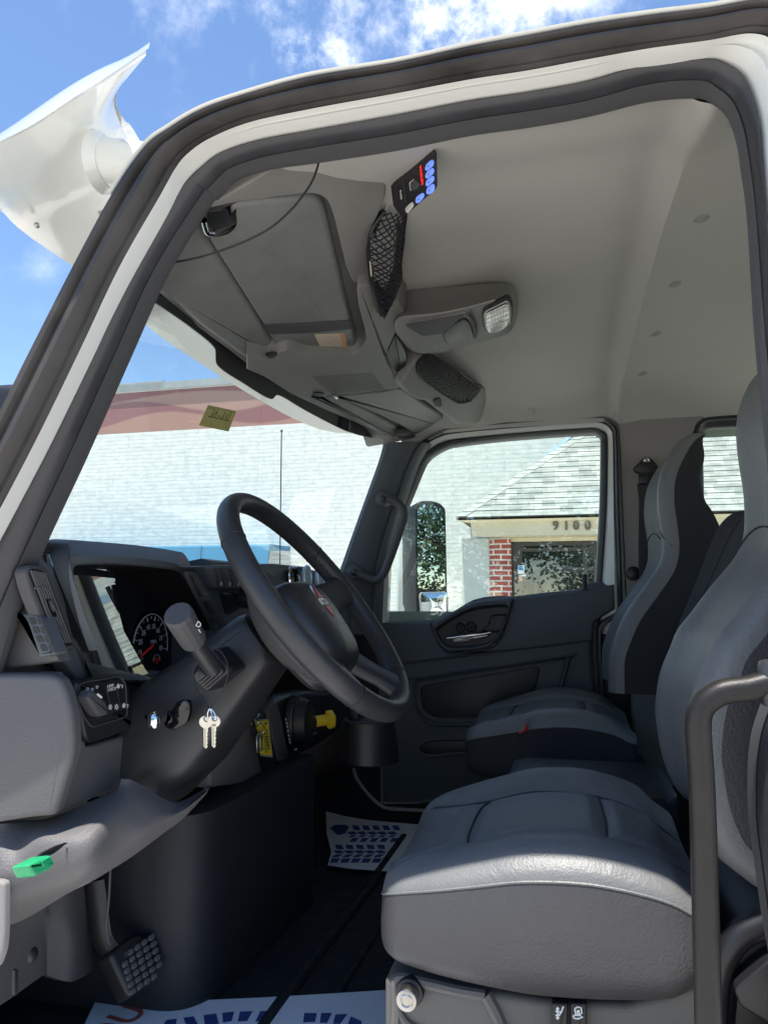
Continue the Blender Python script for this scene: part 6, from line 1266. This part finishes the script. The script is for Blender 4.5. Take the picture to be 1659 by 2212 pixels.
m.text('U', o_, xd_, up_d, .082, REDP, .0004, bold=.001); m.text('O', o_ - xd_ * .066, xd_, up_d, .082, REDP, .0004, bold=.001); m.text('Y', o_ - xd_ * .132, xd_, up_d, .082, REDP, .0004, bold=.001); m.build('printed_word', pm)
pm2 = paper_mat('paper_mat', [(704, 1752), (740, 1762), (800, 1772), (890, 1780), (1000, 1786), (1000, 1890), (850, 1882), (760, 1876), (708, 1868), (716, 1840), (706, 1800)], z0 + .003, 'printed white paper mat in the far passenger footwell')
m = MB(); zz_ = z0 + .0046
q2, q3 = [[(1388, 668), (1408, 655), (1452, 654), (1468, 664), (1452, 690), (1420, 698)]], []
for k in range(5):
    x = 1480 + k * 42
    q2 += [[(x, 657), (x + 26, 658), (x + 36, 677), (x + 8, 676)], [(x - 22, 686), (x + 6, 682), (x + 22, 692), (x - 4, 697)], [(x - 2, 700), (x + 20, 697), (x + 4, 706), (x - 18, 706)], [(x, 711), (x + 28, 710), (x + 14, 726), (x - 10, 726)]]
    x = 1408 + k * 44
    q3 += [[(x, 738), (x + 30, 740), (x + 36, 757), (x + 6, 755)], [(x - 8, 764), (x + 22, 762), (x + 40, 771), (x + 10, 775)], [(x + 4, 780), (x + 34, 778), (x + 12, 790), (x - 14, 790)], [(x - 12, 796), (x + 22, 796), (x + 10, 813), (x - 22, 813)]]
blocks(m, zz_, q2, NAVY); m.build('shoe_print', pm2); m = MB(); blocks(m, zz_, q3, NAVY)
m.build('shoe_print', pm2)
# ---- keys on a cord round the stalk
KY = mat('key_metal', (.62, .58, .5), .3, .5, metal=1, var=.1, vscale=80)
yk = 1.17; c = on1(('Y', yk), 'b3', 318, 1420)
kr = thing('key_ring', c, 'two small silver keys on a black cord looped round the signal stalk', 'keys')
m = MB(); m.tube(on(('Y', yk), T('b3', (320, 1055), (250, 1110), (212, 1190), (220, 1260), (255, 1330), (300, 1395), (312, 1412), (330, 1395), (370, 1340), (405, 1270), (422, 1200), (415, 1130), (380, 1070), (335, 1050))), .0011, BLACK, 6, res=50); m.build('cord', kr)
m = MB(); m.tube(on(('Y', yk), T('b3', (312, 1412), (300, 1440), (304, 1480), (318, 1490), (326, 1460), (320, 1420))), .0012, CHROME, 6, closed=True, res=24); m.tube(on(('Y', yk - .004), T('b3', (316, 1414), (322, 1440), (336, 1475), (352, 1470), (342, 1440), (324, 1416))), .0012, CHROME, 6, closed=True, res=24); m.build('split_ring', kr)
for x, y, yy, sh_ in ((288, 1492, yk + .003, 0), (337, 1488, yk - .003, 1)):
    m = MB(); bow = [(x + 38 * math.cos(a), y + 36 * math.sin(a)) for a in [math.pi * .72 + 2 * math.pi * .86 * j / 24 - math.pi * .14 for j in range(25)]]
    hd = [(x + 40 * math.cos(a), y + 38 * math.sin(a)) for a in [math.radians(112 + 316 * j / 28) for j in range(29)]]
    bl = [(x + 14, y + 36), (x + 14, y + 60), (x + 9, y + 66), (x + 14, y + 78), (x + 8, y + 88), (x + 14, y + 100), (x + 9, y + 112), (x + 13, y + 124), (x + 8, y + 138), (x + 12, y + 148), (x + 2, y + 160), (x - 12, y + 148), (x - 13, y + 36)]
    m.plate(on(('Y', yy), T('b3', *(hd + bl))), (0, 1, 0), .002, KY, .0005); m.tube(on(('Y', yy - .0006), T('b3', (x - 4, y + 40), (x - 3, y + 150))), .0007, STEEL, 4); m.ring(on1(('Y', yy - .0004), 'b3', x + 4, y - 18), (0, -1, 0), .0042, .0009, BLACK, 14, 5)
    if sh_: m.text('J201', on1(('Y', yy - .0006), 'b3', x + 2, y + 24), (1, 0, 0), (0, 0, 1), .0052, BRONZE, .0001)
    m.build('key', kr)
# ---- tagged spare keys on the valve panel
xk = -.70; TAGC = mat('yellow_tag_card', (.72, .56, .02), .5, .4, var=.05, vscale=60); c = on1(('X', xk), 'r4', 150, 540)
tk = thing('tagged_keys', c, 'yellow key tag with handwriting and two keys hung on the black panel', 'key tag')
m = MB(); m.plate(on(('X', xk), fil(T('r4', (90, 405), (200, 405), (238, 730), (140, 715)), 3, 3)), (-1, 0, 0), .0015, mat('clear_sleeve', (.32, .32, .3), .2)); m.plate(on(('X', xk + .001), T('r4', (92, 422), (198, 418), (234, 712), (136, 696))), (-1, 0, 0), .001, TAGC); m.build('tag', tk)
m = MB()
def tl_(pts, r_=.0007): m.tube(on(('X', xk + .0016), T('r4', *pts)), r_, BLACK, 4)
for k in range(5): y = 536 + k * 28; tl_([(150 + k * 2.5, y), (212 + k * 3, y - 4)], .0004)
for k in range(6):
    y = 500 + k * 26; x = 160 + k * 3; tl_([(x, y + 6), (x + 8, y - 8), (x + 14, y + 6), (x + 22, y - 8), (x + 28, y + 4), (x + 38, y - 4)], .0009)
tl_([(148, 660), (214, 656)], .0008); m.plate(on(('X', xk + .0018), fil(T('r4', (176, 672), (186, 670), (188, 688), (178, 690)), 2, 2)), (-1, 0, 0), .0004, BLACK); m.plate(on(('X', xk + .0018), T('r4', (170, 434), (188, 433), (190, 450), (172, 451))), (-1, 0, 0), .0003, BRONZE); m.build('tag_writing', tk)
m = MB(); m.tube(on(('X', xk + .006), T('r4', (108, 440), (150, 450), (170, 490), (150, 520), (115, 520), (98, 480))), .0016, CHROME, 6, closed=True, res=30); m.tube(on(('X', xk + .004), T('r4', (122, 365), (108, 380), (106, 420), (118, 460))), .0014, CHROME, 6, res=14); m.build('split_ring', tk)
for x0, y0, y1 in ((118, 535, 690), (146, 530, 670)):
    m = MB(); m.plate(on(('X', xk + .010), fil(T('r4', (x0 - 8, y0), (x0 + 8, y0 - 2), (x0 + 8, y0 + 50), (x0 + 3, y0 + 60), (x0 + 4, y1), (x0 - 8, y1), (x0 - 12, y0 + 60)), 2, 2)), (-1, 0, 0), .003, KY, .0008); m.build('key', tk)
# ---- wiper-side bits: scuffs are in the materials
